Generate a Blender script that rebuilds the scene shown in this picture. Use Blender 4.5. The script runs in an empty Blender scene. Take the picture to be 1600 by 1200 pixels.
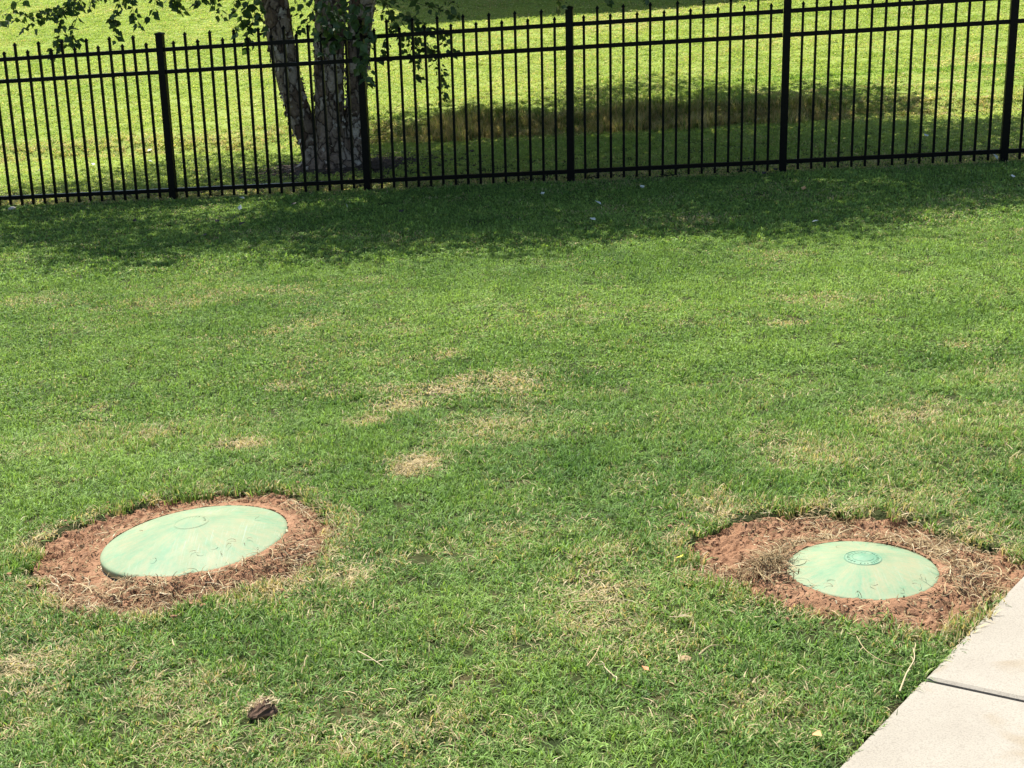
import bpy, math, random
import numpy as np
from mathutils import Vector, Matrix

random.seed(7)
rng = np.random.default_rng(11)
SC = bpy.context.scene
COL = SC.collection

# ------------------------------------------------------------------ camera
F_PX = 2400.0                                   # focal length in pixels of the 1600 px wide photograph
PITCH, ROLL, CAM_H = math.radians(17.5), math.radians(-1.4), 1.694
cd = bpy.data.cameras.new('camera')
cam = bpy.data.objects.new('camera', cd)
COL.objects.link(cam)
_fw = Vector((0, math.cos(PITCH), -math.sin(PITCH)))
_u0 = Vector((0, math.sin(PITCH), math.cos(PITCH)))
_r0 = Vector((1, 0, 0))
RT = _r0 * math.cos(ROLL) + _u0 * math.sin(ROLL)
UP = -_r0 * math.sin(ROLL) + _u0 * math.cos(ROLL)
_m = Matrix((RT, UP, -_fw)).transposed().to_4x4()
_m.translation = (0, 0, CAM_H)
cam.matrix_world = _m
cd.sensor_width = 36.0
cd.lens = F_PX / 1600 * 36
cd.clip_start, cd.clip_end = 0.05, 2500
SC.camera = cam

# ------------------------------------------------------------------ sky, sun, exposure
SUN_EL = math.radians(65)
SUN_H = Vector((-0.50, 0.866)).normalized()     # horizontal direction towards the sun: behind the tree, to the left
SUN_DIR = Vector((SUN_H.x * math.cos(SUN_EL), SUN_H.y * math.cos(SUN_EL), math.sin(SUN_EL)))
W = bpy.data.worlds.new('World')
SC.world = W
W.use_nodes = True
_n = W.node_tree.nodes
_sky = _n.new('ShaderNodeTexSky')
_sky.sky_type = 'NISHITA'
_sky.sun_disc = False
_sky.sun_elevation = SUN_EL
_sky.sun_rotation = math.atan2(SUN_H.x, SUN_H.y)
W.node_tree.links.new(_sky.outputs[0], _n['Background'].inputs[0])
_n['Background'].inputs[1].default_value = 0.08
sd = bpy.data.lights.new('sun', 'SUN')
sd.energy = 5.0
sd.angle = math.radians(0.53)
sd.color = (1.0, 0.955, 0.88)
sun = bpy.data.objects.new('sun', sd)
COL.objects.link(sun)
sun.rotation_euler = SUN_DIR.to_track_quat('Z', 'Y').to_euler()
sun.location = (-20, 40, 60)
VS = SC.view_settings
VS.view_transform, VS.look, VS.gamma, VS.exposure = 'Standard', 'None', 1.0, 1.2
VS.use_curve_mapping = False
SC.cycles.max_bounces = 6
SC.cycles.diffuse_bounces = 3
SC.cycles.glossy_bounces = 2
SC.cycles.transmission_bounces = 4

# ------------------------------------------------------------------ terrain functions
GB, GC = 0.0404, -0.0526                        # lawn plane: z = GB x + GC y
FP0 = np.array([-3.053, 13.94])                 # fence line: foot of one post, step from post to post
FD = np.array([1.807, -0.2734])
FU = FD / np.linalg.norm(FD)
FN = np.array([-FU[1], FU[0]])                  # pointing away from the camera

def hash2(ix, iy, seed):
    h = (ix.astype(np.int64) * 374761393 + iy.astype(np.int64) * 668265263 + seed * 1442695041) & 0x7fffffff
    h = ((h ^ (h >> 13)) * 1274126177) & 0x7fffffff
    return ((h ^ (h >> 16)) & 0xffff) / 65535.0

def vnoise(x, y, seed=0):
    x = np.asarray(x, float); y = np.asarray(y, float)
    ix, iy = np.floor(x), np.floor(y)
    fx, fy = x - ix, y - iy
    fx = fx * fx * (3 - 2 * fx); fy = fy * fy * (3 - 2 * fy)
    a, b = hash2(ix, iy, seed), hash2(ix + 1, iy, seed)
    c, d = hash2(ix, iy + 1, seed), hash2(ix + 1, iy + 1, seed)
    return (a * (1 - fx) + b * fx) * (1 - fy) + (c * (1 - fx) + d * fx) * fy

def fbm(x, y, seed=0, octv=4):
    s, a, t = 0.0, 0.5, 0.0
    for k in range(octv):
        s = s + a * vnoise(x * 2 ** k, y * 2 ** k, seed + 17 * k); t += a; a *= 0.5
    return s / t

def sstep(a, b, v):
    t = np.clip((v - a) / (b - a), 0, 1)
    return t * t * (3 - 2 * t)

def fence_st(x, y):
    dx, dy = x - FP0[0], y - FP0[1]
    return dx * FN[0] + dy * FN[1], dx * FU[0] + dy * FU[1]

BANK_S = 3.45
def ground(x, y):
    """height of the turf surface, without the dug-out patches"""
    x = np.asarray(x, float); y = np.asarray(y, float)
    s, t = fence_st(x, y)
    tc = np.clip(t, -25, 30)
    sc_ = np.clip(s, -40, 0)
    px, py = FP0[0] + tc * FU[0] + sc_ * FN[0], FP0[1] + tc * FU[1] + sc_ * FN[1]
    z = GB * px + GC * py
    sb = np.maximum(s, 0)
    bs = BANK_S + 0.12 * (vnoise(t * 0.7, t * 0, 5) - .5)
    z = z - 0.02 * np.minimum(sb, BANK_S)
    z = z + 0.13 * sstep(bs, bs + 0.38, sb)
    z = z + 0.115 * np.clip(sb - BANK_S - 0.25, 0, 28) + 0.008 * np.clip(sb - 32, 0, 400)
    z = z + 0.035 * (fbm(x * 0.55, y * 0.55, 3, 3) - .5) * sstep(1.5, 3.0, np.abs(y))
    z = z + 0.05 * (fbm(x * 0.8, y * 0.8, 9, 3) - .5) * sstep(4.0, 6.0, sb)
    return z

def px_ray(px, py):
    d = RT * ((px - 800) / F_PX) - UP * ((py - 600) / F_PX) + _fw
    return np.array(d)

def g(px, py):
    """photo pixel -> point of the ground it shows"""
    d = px_ray(px, py)
    t0, t1 = 0.5, 80.0
    ts = np.linspace(t0, t1, 1600)
    P = d[None] * ts[:, None] + np.array([0, 0, CAM_H])
    h = P[:, 2] - ground(P[:, 0], P[:, 1])
    k = int(np.argmax(h < 0))
    a, b = ts[k - 1], ts[k]
    for _ in range(24):
        m = (a + b) / 2
        p = d * m + np.array([0, 0, CAM_H])
        if p[2] - ground(p[0], p[1]) > 0: a = m
        else: b = m
    return d * a + np.array([0, 0, CAM_H])

def at_depth(px, py, y):
    d = px_ray(px, py)
    return d * (y / d[1]) + np.array([0, 0, CAM_H])

def poly_sd(x, y, poly):
    """signed distance to a polygon, negative inside"""
    x = np.asarray(x, float); y = np.asarray(y, float)
    n = len(poly)
    dmin = np.full(x.shape, 1e9); inside = np.zeros(x.shape, bool)
    for i in range(n):
        ax, ay = poly[i]; bx, by = poly[(i + 1) % n]
        ex, ey = bx - ax, by - ay
        t = np.clip(((x - ax) * ex + (y - ay) * ey) / (ex * ex + ey * ey + 1e-12), 0, 1)
        dmin = np.minimum(dmin, (x - ax - t * ex) ** 2 + (y - ay - t * ey) ** 2)
        c = (ay > y) != (by > y)
        xi = ax + (y - ay) * ex / (ey if abs(ey) > 1e-12 else 1e-12)
        inside ^= c & (x < xi)
    d = np.sqrt(dmin)
    return np.where(inside, -d, d)

LP = [(54, 855), (104, 826), (189, 799), (256, 779), (357, 769), (418, 767), (469, 777), (503, 801), (526, 818), (519, 841),
      (503, 868), (469, 899), (391, 929), (307, 942), (239, 963), (172, 970), (104, 956), (64, 929), (50, 892)]
RP = [(1074, 856), (1088, 829), (1153, 812), (1229, 800), (1325, 800), (1404, 805), (1445, 818), (1480, 834), (1524, 853),
      (1572, 860), (1640, 880), (1640, 905), (1598, 914), (1548, 956), (1507, 980), (1456, 994), (1411, 994), (1377, 980), (1335, 966),
      (1256, 956), (1194, 939), (1132, 925), (1108, 904), (1077, 887)]
PATCH_L = [tuple(g(*p)[:2]) for p in LP]
PATCH_R = [tuple(g(*p)[:2]) for p in RP]

# sidewalk: edge from two photo points, joint at a third
SWA = g(1310, 1200)[:2]
SWE = np.array([0.588, 0.809]); SWE = SWE / np.linalg.norm(SWE)
SWN = np.array([SWE[1], -SWE[0]])
SWJ = float((g(1430, 1062)[:2] - SWA) @ SWE)
def sw_uv(x, y):
    return (x - SWA[0]) * SWE[0] + (y - SWA[1]) * SWE[1], (x - SWA[0]) * SWN[0] + (y - SWA[1]) * SWN[1]
SW_W = 1.52

# ------------------------------------------------------------------ material helpers
def new_mat(name):
    m = bpy.data.materials.new(name); m.use_nodes = True
    nt = m.node_tree
    return m, nt, nt.nodes, nt.links, nt.nodes['Principled BSDF']

def noise(nt, scale, detail=4, vec=None, rough=0.55, dist=0.0):
    n = nt.nodes.new('ShaderNodeTexNoise')
    n.inputs['Scale'].default_value = scale; n.inputs['Detail'].default_value = detail
    n.inputs['Roughness'].default_value = rough; n.inputs['Distortion'].default_value = dist
    if vec is not None: nt.links.new(vec, n.inputs['Vector'])
    return n.outputs['Fac']

def ramp(nt, fac, stops):
    r = nt.nodes.new('ShaderNodeValToRGB')
    e = r.color_ramp.elements
    e[0].position, e[0].color = stops[0][0], (*stops[0][1], 1)
    e[1].position, e[1].color = stops[-1][0], (*stops[-1][1], 1)
    for p, c in stops[1:-1]:
        k = e.new(p); k.color = (*c, 1)
    nt.links.new(fac, r.inputs['Fac'])
    return r.outputs['Color']

def mix(nt, fac, a, b, mode='MIX'):
    n = nt.nodes.new('ShaderNodeMix'); n.data_type = 'RGBA'; n.blend_type = mode
    for s, v in ((n.inputs['Factor'], fac), (n.inputs['A'], a), (n.inputs['B'], b)):
        if hasattr(v, 'links') or hasattr(v, 'is_linked'): nt.links.new(v, s)
        elif isinstance(v, tuple): s.default_value = (*v, 1)
        else: s.default_value = v
    return n.outputs['Result']

def math_n(nt, op, a, b=0.0, clamp=False):
    n = nt.nodes.new('ShaderNodeMath'); n.operation = op; n.use_clamp = clamp
    for s, v in ((n.inputs[0], a), (n.inputs[1], b)):
        if hasattr(v, 'is_linked'): nt.links.new(v, s)
        else: s.default_value = v
    return n.outputs[0]

def coords(nt, kind='Object'):
    return nt.nodes.new('ShaderNodeTexCoord').outputs[kind]

def attr(nt, name, typ='GEOMETRY', out='Fac'):
    a = nt.nodes.new('ShaderNodeAttribute'); a.attribute_name = name; a.attribute_type = typ
    return a.outputs[out]

def bump(nt, h, strength, dist, bsdf):
    b = nt.nodes.new('ShaderNodeBump'); b.inputs['Strength'].default_value = strength; b.inputs['Distance'].default_value = dist
    nt.links.new(h, b.inputs['Height']); nt.links.new(b.outputs[0], bsdf.inputs['Normal'])

# --- grass blades
def grass_mat(name, lo, hi, straw, transl=0.42, var=1.25):
    m, nt, N, L, B = new_mat(name)
    tone = attr(nt, 'tone', 'INSTANCER'); dry = attr(nt, 'dry', 'INSTANCER'); bl = attr(nt, 'bl')
    green = mix(nt, tone, lo, hi)
    v = math_n(nt, 'MULTIPLY_ADD', bl, var); v.node.inputs[2].default_value = 1.0 - var * .5
    vc = nt.nodes.new('ShaderNodeCombineXYZ')
    for k in range(3): L.new(v, vc.inputs[k])
    green = mix(nt, 1.0, green, vc.outputs[0], 'MULTIPLY')
    d2 = math_n(nt, 'SUBTRACT', dry, attr(nt, 'bl2'))
    d3 = math_n(nt, 'MULTIPLY', d2, 9.0, True)
    st = mix(nt, bl, straw, tuple(min(1, c * 1.55) for c in straw))
    col = mix(nt, d3, green, st)
    L.new(col, B.inputs['Base Color'])
    B.inputs['Roughness'].default_value = 0.58; B.inputs['Specular IOR Level'].default_value = 0.28
    tr = N.new('ShaderNodeBsdfTranslucent')
    L.new(mix(nt, 1.0, col, (1.0, 1.0, 0.55), 'MULTIPLY'), tr.inputs[0])
    ms = N.new('ShaderNodeMixShader'); ms.inputs[0].default_value = transl
    L.new(B.outputs[0], ms.inputs[1]); L.new(tr.outputs[0], ms.inputs[2])
    L.new(ms.outputs[0], N['Material Output'].inputs[0])
    return m
M_GRASS = grass_mat('lawn_blades', (0.096, 0.196, 0.044), (0.258, 0.388, 0.092), (0.44, 0.36, 0.205), 0.46)
M_HILL = grass_mat('hill_blades', (0.275, 0.42, 0.078), (0.47, 0.56, 0.165), (0.55, 0.46, 0.23), 0.46, 0.5)
M_BANK = grass_mat('bank_blades', (0.14, 0.22, 0.035), (0.25, 0.31, 0.065), (0.52, 0.42, 0.22), 0.45)

# --- ground under the grass
m, nt, N, L, B = new_mat('turf_ground')
co = coords(nt)
n1 = noise(nt, 9.0, 6, co); n2 = noise(nt, 0.9, 4, co); n3 = noise(nt, 60, 3, co)
near = ramp(nt, n1, [(0.3, (0.020, 0.030, 0.009)), (0.55, (0.040, 0.046, 0.016)), (0.75, (0.085, 0.066, 0.032))])
hill = ramp(nt, n2, [(0.3, (0.19, 0.28, 0.050)), (0.7, (0.30, 0.37, 0.090))])
hill = mix(nt, math_n(nt, 'MULTIPLY', n3, 0.6), hill, (0.10, 0.12, 0.03))
L.new(mix(nt, attr(nt, 'hill'), near, hill), B.inputs['Base Color'])
B.inputs['Roughness'].default_value = 0.95; B.inputs['Specular IOR Level'].default_value = 0.1
bump(nt, noise(nt, 45, 5, co), 0.8, 0.03, B)
M_TURF = m

# --- red clay soil
m, nt, N, L, B = new_mat('red_soil')
co = coords(nt)
c1 = ramp(nt, noise(nt, 18, 9, co, 0.72), [(0.28, (0.165, 0.083, 0.045)), (0.5, (0.315, 0.172, 0.098)), (0.72, (0.46, 0.285, 0.172))])
c1 = mix(nt, math_n(nt, 'MULTIPLY', noise(nt, 3.2, 3, co), 0.4), c1, (0.33, 0.185, 0.103))
L.new(c1, B.inputs['Base Color'])
B.inputs['Roughness'].default_value = 0.95; B.inputs['Specular IOR Level'].default_value = 0.12
bump(nt, noise(nt, 130, 6, co, 0.75), 1.0, 0.010, B)
M_SOIL = m

# --- straw and dead roots (per-strand colour attribute)
m, nt, N, L, B = new_mat('dead_straw')
L.new(ramp(nt, attr(nt, 'bl'), [(0.0, (0.055, 0.03, 0.014)), (0.35, (0.17, 0.11, 0.05)), (0.7, (0.33, 0.255, 0.13)), (1.0, (0.46, 0.40, 0.26))]), B.inputs['Base Color'])
B.inputs['Roughness'].default_value = 0.75; B.inputs['Specular IOR Level'].default_value = 0.25
M_STRAW = m

# --- concrete
m, nt, N, L, B = new_mat('concrete')
co = coords(nt)
c = ramp(nt, noise(nt, 2.1, 6, co, 0.6), [(0.25, (0.215, 0.193, 0.155)), (0.55, (0.265, 0.242, 0.198)), (0.8, (0.305, 0.283, 0.238))])
sp = ramp(nt, noise(nt, 240, 2, co), [(0.36, (0.55, 0.52, 0.48)), (0.5, (1, 1, 1)), (0.66, (1.12, 1.1, 1.06))])
c = mix(nt, 0.4, c, sp, 'MULTIPLY')
stn = ramp(nt, noise(nt, 5.5, 4, co, 0.5, 0.6), [(0.56, (1, 1, 1)), (0.72, (0.80, 0.68, 0.50))])
c = mix(nt, 0.7, c, stn, 'MULTIPLY')
pit = nt.nodes.new('ShaderNodeTexVoronoi'); pit.inputs['Scale'].default_value = 120; L.new(co, pit.inputs['Vector'])
c = mix(nt, ramp(nt, pit.outputs['Distance'], [(0.06, (0.55, 0.55, 0.55)), (0.14, (0, 0, 0))]), c, (0.27, 0.235, 0.19))
L.new(c, B.inputs['Base Color'])
B.inputs['Roughness'].default_value = 0.9
bump(nt, noise(nt, 320, 4, co, 0.7), 0.45, 0.003, B)
M_CONC = m
m, nt, N, L, B = new_mat('joint_filler')
B.inputs['Base Color'].default_value = (0.035, 0.03, 0.025, 1); B.inputs['Roughness'].default_value = 1
M_JOINT = m

# --- moulded lid plastic
def lid_mat(name, tan, scratch):
    m, nt, N, L, B = new_mat(name)
    co = coords(nt)
    c = ramp(nt, noise(nt, 9, 12, co, 0.75, 0.2), [(0.32, (0.092, 0.205, 0.118)), (0.5, (0.132, 0.236, 0.138)), (0.7, (0.188, 0.268, 0.165))])
    # rain-washed clay film in streaks that run down the dome
    sx = nt.nodes.new('ShaderNodeSeparateXYZ'); L.new(co, sx.inputs[0])
    ang = math_n(nt, 'ARCTAN2', sx.outputs[1], sx.outputs[0])
    rad = nt.nodes.new('ShaderNodeVectorMath'); rad.operation = 'LENGTH'; L.new(co, rad.inputs[0])
    cv = nt.nodes.new('ShaderNodeCombineXYZ'); L.new(math_n(nt, 'MULTIPLY', ang, 9.0), cv.inputs[0]); L.new(math_n(nt, 'MULTIPLY', rad.outputs['Value'], 9), cv.inputs[1])
    st = noise(nt, 1.6, 8, cv.outputs[0], 0.6, 0.6)
    film = math_n(nt, 'MULTIPLY', ramp(nt, math_n(nt, 'ADD', math_n(nt, 'MULTIPLY', noise(nt, 11, 12, co, 0.75), 0.65), math_n(nt, 'MULTIPLY', st, 0.4)), [(0.42, (0.1, 0.1, 0.1)), (0.64, (0.9, 0.9, 0.9))]), tan)
    c = mix(nt, film, c, (0.279, 0.237, 0.138))
    # fine scratches, two directions
    for rot, k in ((0.7, 0.0), (2.0, 3.1), (1.35, 7.7), (2.7, 5.2)):
        mp = nt.nodes.new('ShaderNodeMapping'); L.new(co, mp.inputs[0]); mp.inputs['Rotation'].default_value[2] = rot
        mp.inputs['Scale'].default_value = (95, 3.5, 1); mp.inputs['Location'].default_value = (k, k, 0)
        sc2 = ramp(nt, noise(nt, 2.2, 2, mp.outputs[0], 0.4), [(0.64, (0, 0, 0)), (0.74, (1, 1, 1))])
        msk = ramp(nt, noise(nt, 4.5, 2, co), [(0.42, (0, 0, 0)), (0.6, (1, 1, 1))])
        c = mix(nt, math_n(nt, 'MULTIPLY', math_n(nt, 'MULTIPLY', sc2, msk), scratch), c, (0.306, 0.396, 0.351))
    # dark grains of dirt
    c = mix(nt, ramp(nt, noise(nt, 70, 3, co), [(0.68, (0, 0, 0)), (0.76, (0.6, 0.6, 0.6))]), c, (0.25, 0.19, 0.11))
    # clay on the rim
    rim = ramp(nt, math_n(nt, 'ADD', math_n(nt, 'MULTIPLY', attr(nt, 'rim'), 1.0), math_n(nt, 'MULTIPLY', noise(nt, 16, 8, co, 0.7), 0.42)), [(1.07, (0, 0, 0)), (1.26, (1, 1, 1))])
    rim2 = math_n(nt, 'MULTIPLY', rim, 0.6)
    c = mix(nt, rim2, c, (0.27, 0.205, 0.122))
    L.new(c, B.inputs['Base Color'])
    L.new(ramp(nt, noise(nt, 8, 4, co), [(0.3, (0.55,) * 3), (0.7, (0.75,) * 3)]), B.inputs['Roughness'])
    B.inputs['Specular IOR Level'].default_value = 0.25
    bump(nt, noise(nt, 120, 4, co), 0.25, 0.002, B)
    return m
M_LID_L = lid_mat('mint_plastic_scuffed', 0.72, 0.25)
M_LID_R = lid_mat('mint_plastic_clayed', 0.8, 0.15)
m, nt, N, L, B = new_mat('emblem_plastic')
L.new(ramp(nt, noise(nt, 40, 4, coords(nt)), [(0.35, (0.095, 0.215, 0.130)), (0.65, (0.17, 0.255, 0.155))]), B.inputs['Base Color'])
B.inputs['Roughness'].default_value = 0.55
M_EMBLEM = m
m, nt, N, L, B = new_mat('cream_riser')
L.new(ramp(nt, noise(nt, 20, 4, coords(nt)), [(0.3, (0.36, 0.29, 0.19)), (0.7, (0.50, 0.44, 0.33))]), B.inputs['Base Color'])
B.inputs['Roughness'].default_value = 0.7
M_RISER = m

# --- black fence paint
m, nt, N, L, B = new_mat('black_powder_coat')
L.new(ramp(nt, noise(nt, 30, 4, coords(nt)), [(0.4, (0.0028, 0.0028, 0.0028)), (0.75, (0.007, 0.0065, 0.006))]), B.inputs['Base Color'])
B.inputs['Roughness'].default_value = 0.38; B.inputs['Specular IOR Level'].default_value = 0.13
M_FENCE = m

# --- birch bark
def bark_mat(name, dark):
    m, nt, N, L, B = new_mat(name)
    co = coords(nt)
    mp = nt.nodes.new('ShaderNodeMapping'); L.new(co, mp.inputs[0]); mp.inputs['Scale'].default_value = (1, 1, 0.6)
    v = nt.nodes.new('ShaderNodeTexVoronoi'); v.feature = 'DISTANCE_TO_EDGE'; v.inputs['Scale'].default_value = 11
    wob = nt.nodes.new('ShaderNodeMix'); wob.data_type = 'VECTOR'; wob.inputs['Factor'].default_value = 0.12
    nn = nt.nodes.new('ShaderNodeTexNoise'); nn.inputs['Scale'].default_value = 9; nn.inputs['Detail'].default_value = 4
    L.new(mp.outputs[0], nn.inputs['Vector']); L.new(mp.outputs[0], wob.inputs['A']); L.new(nn.outputs['Color'], wob.inputs['B'])
    L.new(wob.outputs['Result'], v.inputs['Vector'])
    vc = nt.nodes.new('ShaderNodeTexVoronoi'); vc.inputs['Scale'].default_value = 11; L.new(wob.outputs['Result'], vc.inputs['Vector'])
    plate = ramp(nt, vc.outputs['Color'], [(0.2, (0.16, 0.105, 0.075)), (0.5, (0.34, 0.26, 0.20)), (0.75, (0.56, 0.48, 0.40)), (0.95, (0.72, 0.66, 0.58))])
    plate = mix(nt, 0.75, plate, ramp(nt, noise(nt, 38, 5, co, 0.65), [(0.3, (0.45, 0.40, 0.36)), (0.7, (1.2, 1.15, 1.1))]), 'MULTIPLY')
    crack = ramp(nt, v.outputs['Distance'], [(0.0, (1, 1, 1)), (0.09, (0, 0, 0))])
    L.new(mix(nt, crack, plate, (0.035, 0.022, 0.015)), B.inputs['Base Color'])
    B.inputs['Roughness'].default_value = 0.85; B.inputs['Specular IOR Level'].default_value = 0.2
    h = math_n(nt, 'ADD', math_n(nt, 'MULTIPLY', ramp(nt, v.outputs['Distance'], [(0, (0, 0, 0)), (0.2, (1, 1, 1))]), 1.0), math_n(nt, 'MULTIPLY', noise(nt, 30, 5, co), 0.5))
    bump(nt, h, 0.9, 0.02, B)
    return m
M_BARK = bark_mat('birch_bark', 1)
m, nt, N, L, B = new_mat('bark_flakes')
L.new(ramp(nt, attr(nt, 'bl'), [(0, (0.07, 0.042, 0.028)), (0.5, (0.26, 0.19, 0.14)), (1, (0.56, 0.49, 0.42))]), B.inputs['Base Color'])
B.inputs['Roughness'].default_value = 0.8
M_FLAKE = m
m, nt, N, L, B = new_mat('twig_bark')
B.inputs['Base Color'].default_value = (0.075, 0.05, 0.035, 1); B.inputs['Roughness'].default_value = 0.8
M_TWIG = m

def leaf_mat(name, a, b, c, tr_f=0.42):
    m, nt, N, L, B = new_mat(name)
    col = ramp(nt, attr(nt, 'bl'), [(0.0, a), (0.75, b), (0.97, c)])
    L.new(col, B.inputs['Base Color'])
    B.inputs['Roughness'].default_value = 0.42; B.inputs['Specular IOR Level'].default_value = 0.45
    tr = N.new('ShaderNodeBsdfTranslucent')
    L.new(mix(nt, 1.0, col, (1.3, 1.35, 0.5), 'MULTIPLY'), tr.inputs[0])
    ms = N.new('ShaderNodeMixShader'); ms.inputs[0].default_value = tr_f
    L.new(B.outputs[0], ms.inputs[1]); L.new(tr.outputs[0], ms.inputs[2])
    L.new(ms.outputs[0], N['Material Output'].inputs[0])
    return m
M_LEAF = leaf_mat('birch_leaf', (0.045, 0.088, 0.030), (0.085, 0.14, 0.042), (0.19, 0.21, 0.05), 0.34)

def plain(name, col, rough=0.8, var=0.25, scale=20):
    m, nt, N, L, B = new_mat(name)
    L.new(ramp(nt, noise(nt, scale, 5, coords(nt)), [(0.3, tuple(c * (1 - var) for c in col)), (0.7, tuple(min(1, c * (1 + var)) for c in col))]), B.inputs['Base Color'])
    B.inputs['Roughness'].default_value = rough
    return m

# ------------------------------------------------------------------ object helpers
def mesh_obj(name, verts, faces, mat, parent=None, smooth=False, attrs=None):
    me = bpy.data.meshes.new(name)
    verts = np.asarray(verts, np.float32)
    me.from_pydata([tuple(v) for v in verts.tolist()], [], faces if isinstance(faces, list) else faces.tolist())
    if attrs:
        for k, a in attrs.items():
            at = me.attributes.new(k, 'FLOAT', 'POINT'); at.data.foreach_set('value', np.asarray(a, np.float32))
    if smooth: me.polygons.foreach_set('use_smooth', [True] * len(me.polygons))
    me.materials.append(mat)
    me.update()
    o = bpy.data.objects.new(name, me)
    COL.objects.link(o)
    if parent is not None: o.parent = parent
    return o

def empty(name, loc=(0, 0, 0), rot=(0, 0, 0)):
    o = bpy.data.objects.new(name, None)
    o.location = loc; o.rotation_euler = rot; o.empty_display_size = 0.1
    COL.objects.link(o)
    return o

def tag(o, label=None, cat=None, group=None, kind=None):
    if label: o['label'] = label
    if cat: o['category'] = cat
    if group: o['group'] = group
    if kind: o['kind'] = kind
    return o

class MB:
    """collects vertices, faces and one float per vertex for ONE mesh"""
    def __init__(s): s.v, s.f, s.a = [], [], []
    def add(s, v, f, a=0.5):
        o = len(s.v); s.v += [tuple(p) for p in v]; s.f += [tuple(i + o for i in q) for q in f]; s.a += [a] * len(v)
    def box(s, c, h, ax=None):
        ax = ax or (Vector((1, 0, 0)), Vector((0, 1, 0)), Vector((0, 0, 1)))
        c = Vector(c); p = []
        for sx, sy, sz in ((-1, -1, -1), (1, -1, -1), (1, 1, -1), (-1, 1, -1), (-1, -1, 1), (1, -1, 1), (1, 1, 1), (-1, 1, 1)):
            p.append(c + ax[0] * h[0] * sx + ax[1] * h[1] * sy + ax[2] * h[2] * sz)
        s.add(p, [(0, 3, 2, 1), (4, 5, 6, 7), (0, 1, 5, 4), (1, 2, 6, 5), (2, 3, 7, 6), (3, 0, 4, 7)])
    def tube(s, pts, rad, n=6, a=0.5, cap=True):
        pts = [Vector(p) for p in pts]; v = []; f = []
        ref = Vector((0.3, 0.9, 0.2))
        for i, p in enumerate(pts):
            d = (pts[min(i + 1, len(pts) - 1)] - pts[max(i - 1, 0)]).normalized()
            if abs(d.dot(ref.normalized())) > 0.95: ref = Vector((0.9, -0.2, 0.3))
            x = d.cross(ref).normalized(); y = d.cross(x)
            r = rad[i] if hasattr(rad, '__len__') else rad
            for k in range(n):
                t = 2 * math.pi * k / n
                v.append(p + x * (r * math.cos(t)) + y * (r * math.sin(t)))
        for i in range(len(pts) - 1):
            for k in range(n):
                f.append((i * n + k, i * n + (k + 1) % n, (i + 1) * n + (k + 1) % n, (i + 1) * n + k))
        if cap:
            f.append(tuple(range(n - 1, -1, -1))); f.append(tuple(range((len(pts) - 1) * n, len(pts) * n)))
        s.add(v, f, a)
    def ribbon(s, pts, width, a=0.5, roll=None):
        pts = [Vector(p) for p in pts]; v = []
        for i, p in enumerate(pts):
            d = (pts[min(i + 1, len(pts) - 1)] - pts[max(i - 1, 0)]).normalized()
            sd_ = d.cross(Vector((0, 0, 1)))
            if sd_.length < 1e-3: sd_ = Vector((1, 0, 0))
            sd_.normalize()
            if roll: sd_ = Matrix.Rotation(roll, 3, d) @ sd_
            w = width * (1 - 0.75 * i / (len(pts) - 1)) * 0.5
            v += [p - sd_ * w, p + sd_ * w]
        s.add(v, [(2 * i, 2 * i + 1, 2 * i + 3, 2 * i + 2) for i in range(len(pts) - 1)], a)
    def build(s, name, mat, parent=None, smooth=False, attr_name='bl'):
        return mesh_obj(name, s.v, s.f, mat, parent, smooth, {attr_name: s.a})

# ------------------------------------------------------------------ ground sheet (one sheet to the horizon)
def lines(lo, hi, dense_lo, dense_hi, fine_lo, fine_hi, fs, ds):
    a = list(np.arange(fine_lo, fine_hi, fs)) + list(np.arange(dense_lo, fine_lo, ds)) + list(np.arange(fine_hi, dense_hi + 1e-6, ds))
    st, p = ds, dense_hi
    while p < hi: st *= 1.22; p += st; a.append(min(p, hi))
    st, p = ds, dense_lo
    while p > lo: st *= 1.22; p -= st; a.append(max(p, lo))
    return np.array(sorted(set(np.round(a, 5))))
gx = lines(-700, 700, -11, 11, -2.6, 2.6, 0.03, 0.125)
gy = lines(-300, 1200, -1, 32, 2.4, 6.4, 0.03, 0.11)
X, Y = np.meshgrid(gx, gy)
Z = ground(X, Y)
def dip(x, y):
    d = np.zeros_like(x)
    for P in (PATCH_L, PATCH_R):
        d = np.maximum(d, 0.075 * sstep(0.0, 0.035, -poly_sd(x, y, P)))
    u, v = sw_uv(x, y)
    sw = sstep(0.0, 0.03, v) * sstep(0, 0.03, SW_W - v) * ((u > -7.5) & (u < 9.0))
    return np.maximum(d, 0.13 * sw)
near = (np.abs(X) < 12) & (Y < 14) & (Y > -8)
Z[near] -= dip(X[near], Y[near])
nx, ny = len(gx), len(gy)
idx = np.arange(nx * ny).reshape(ny, nx)
fc = np.stack([idx[:-1, :-1], idx[:-1, 1:], idx[1:, 1:], idx[1:, :-1]], -1).reshape(-1, 4)
S_, T_ = fence_st(X, Y)
hillA = sstep(0.5, 3.0, S_)
_tb = g(531, 262)
hillA = hillA * sstep(.45, .9, np.hypot((X - _tb[0]) / 1.4, Y - _tb[1]))
lawn = mesh_obj('lawn', np.stack([X, Y, Z], -1).reshape(-1, 3), fc, M_TURF, None, True, {'hill': hillA.ravel()})
tag(lawn, 'mown green lawn falling away to the fence and rising as a hill behind', None, None, 'structure')

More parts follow.
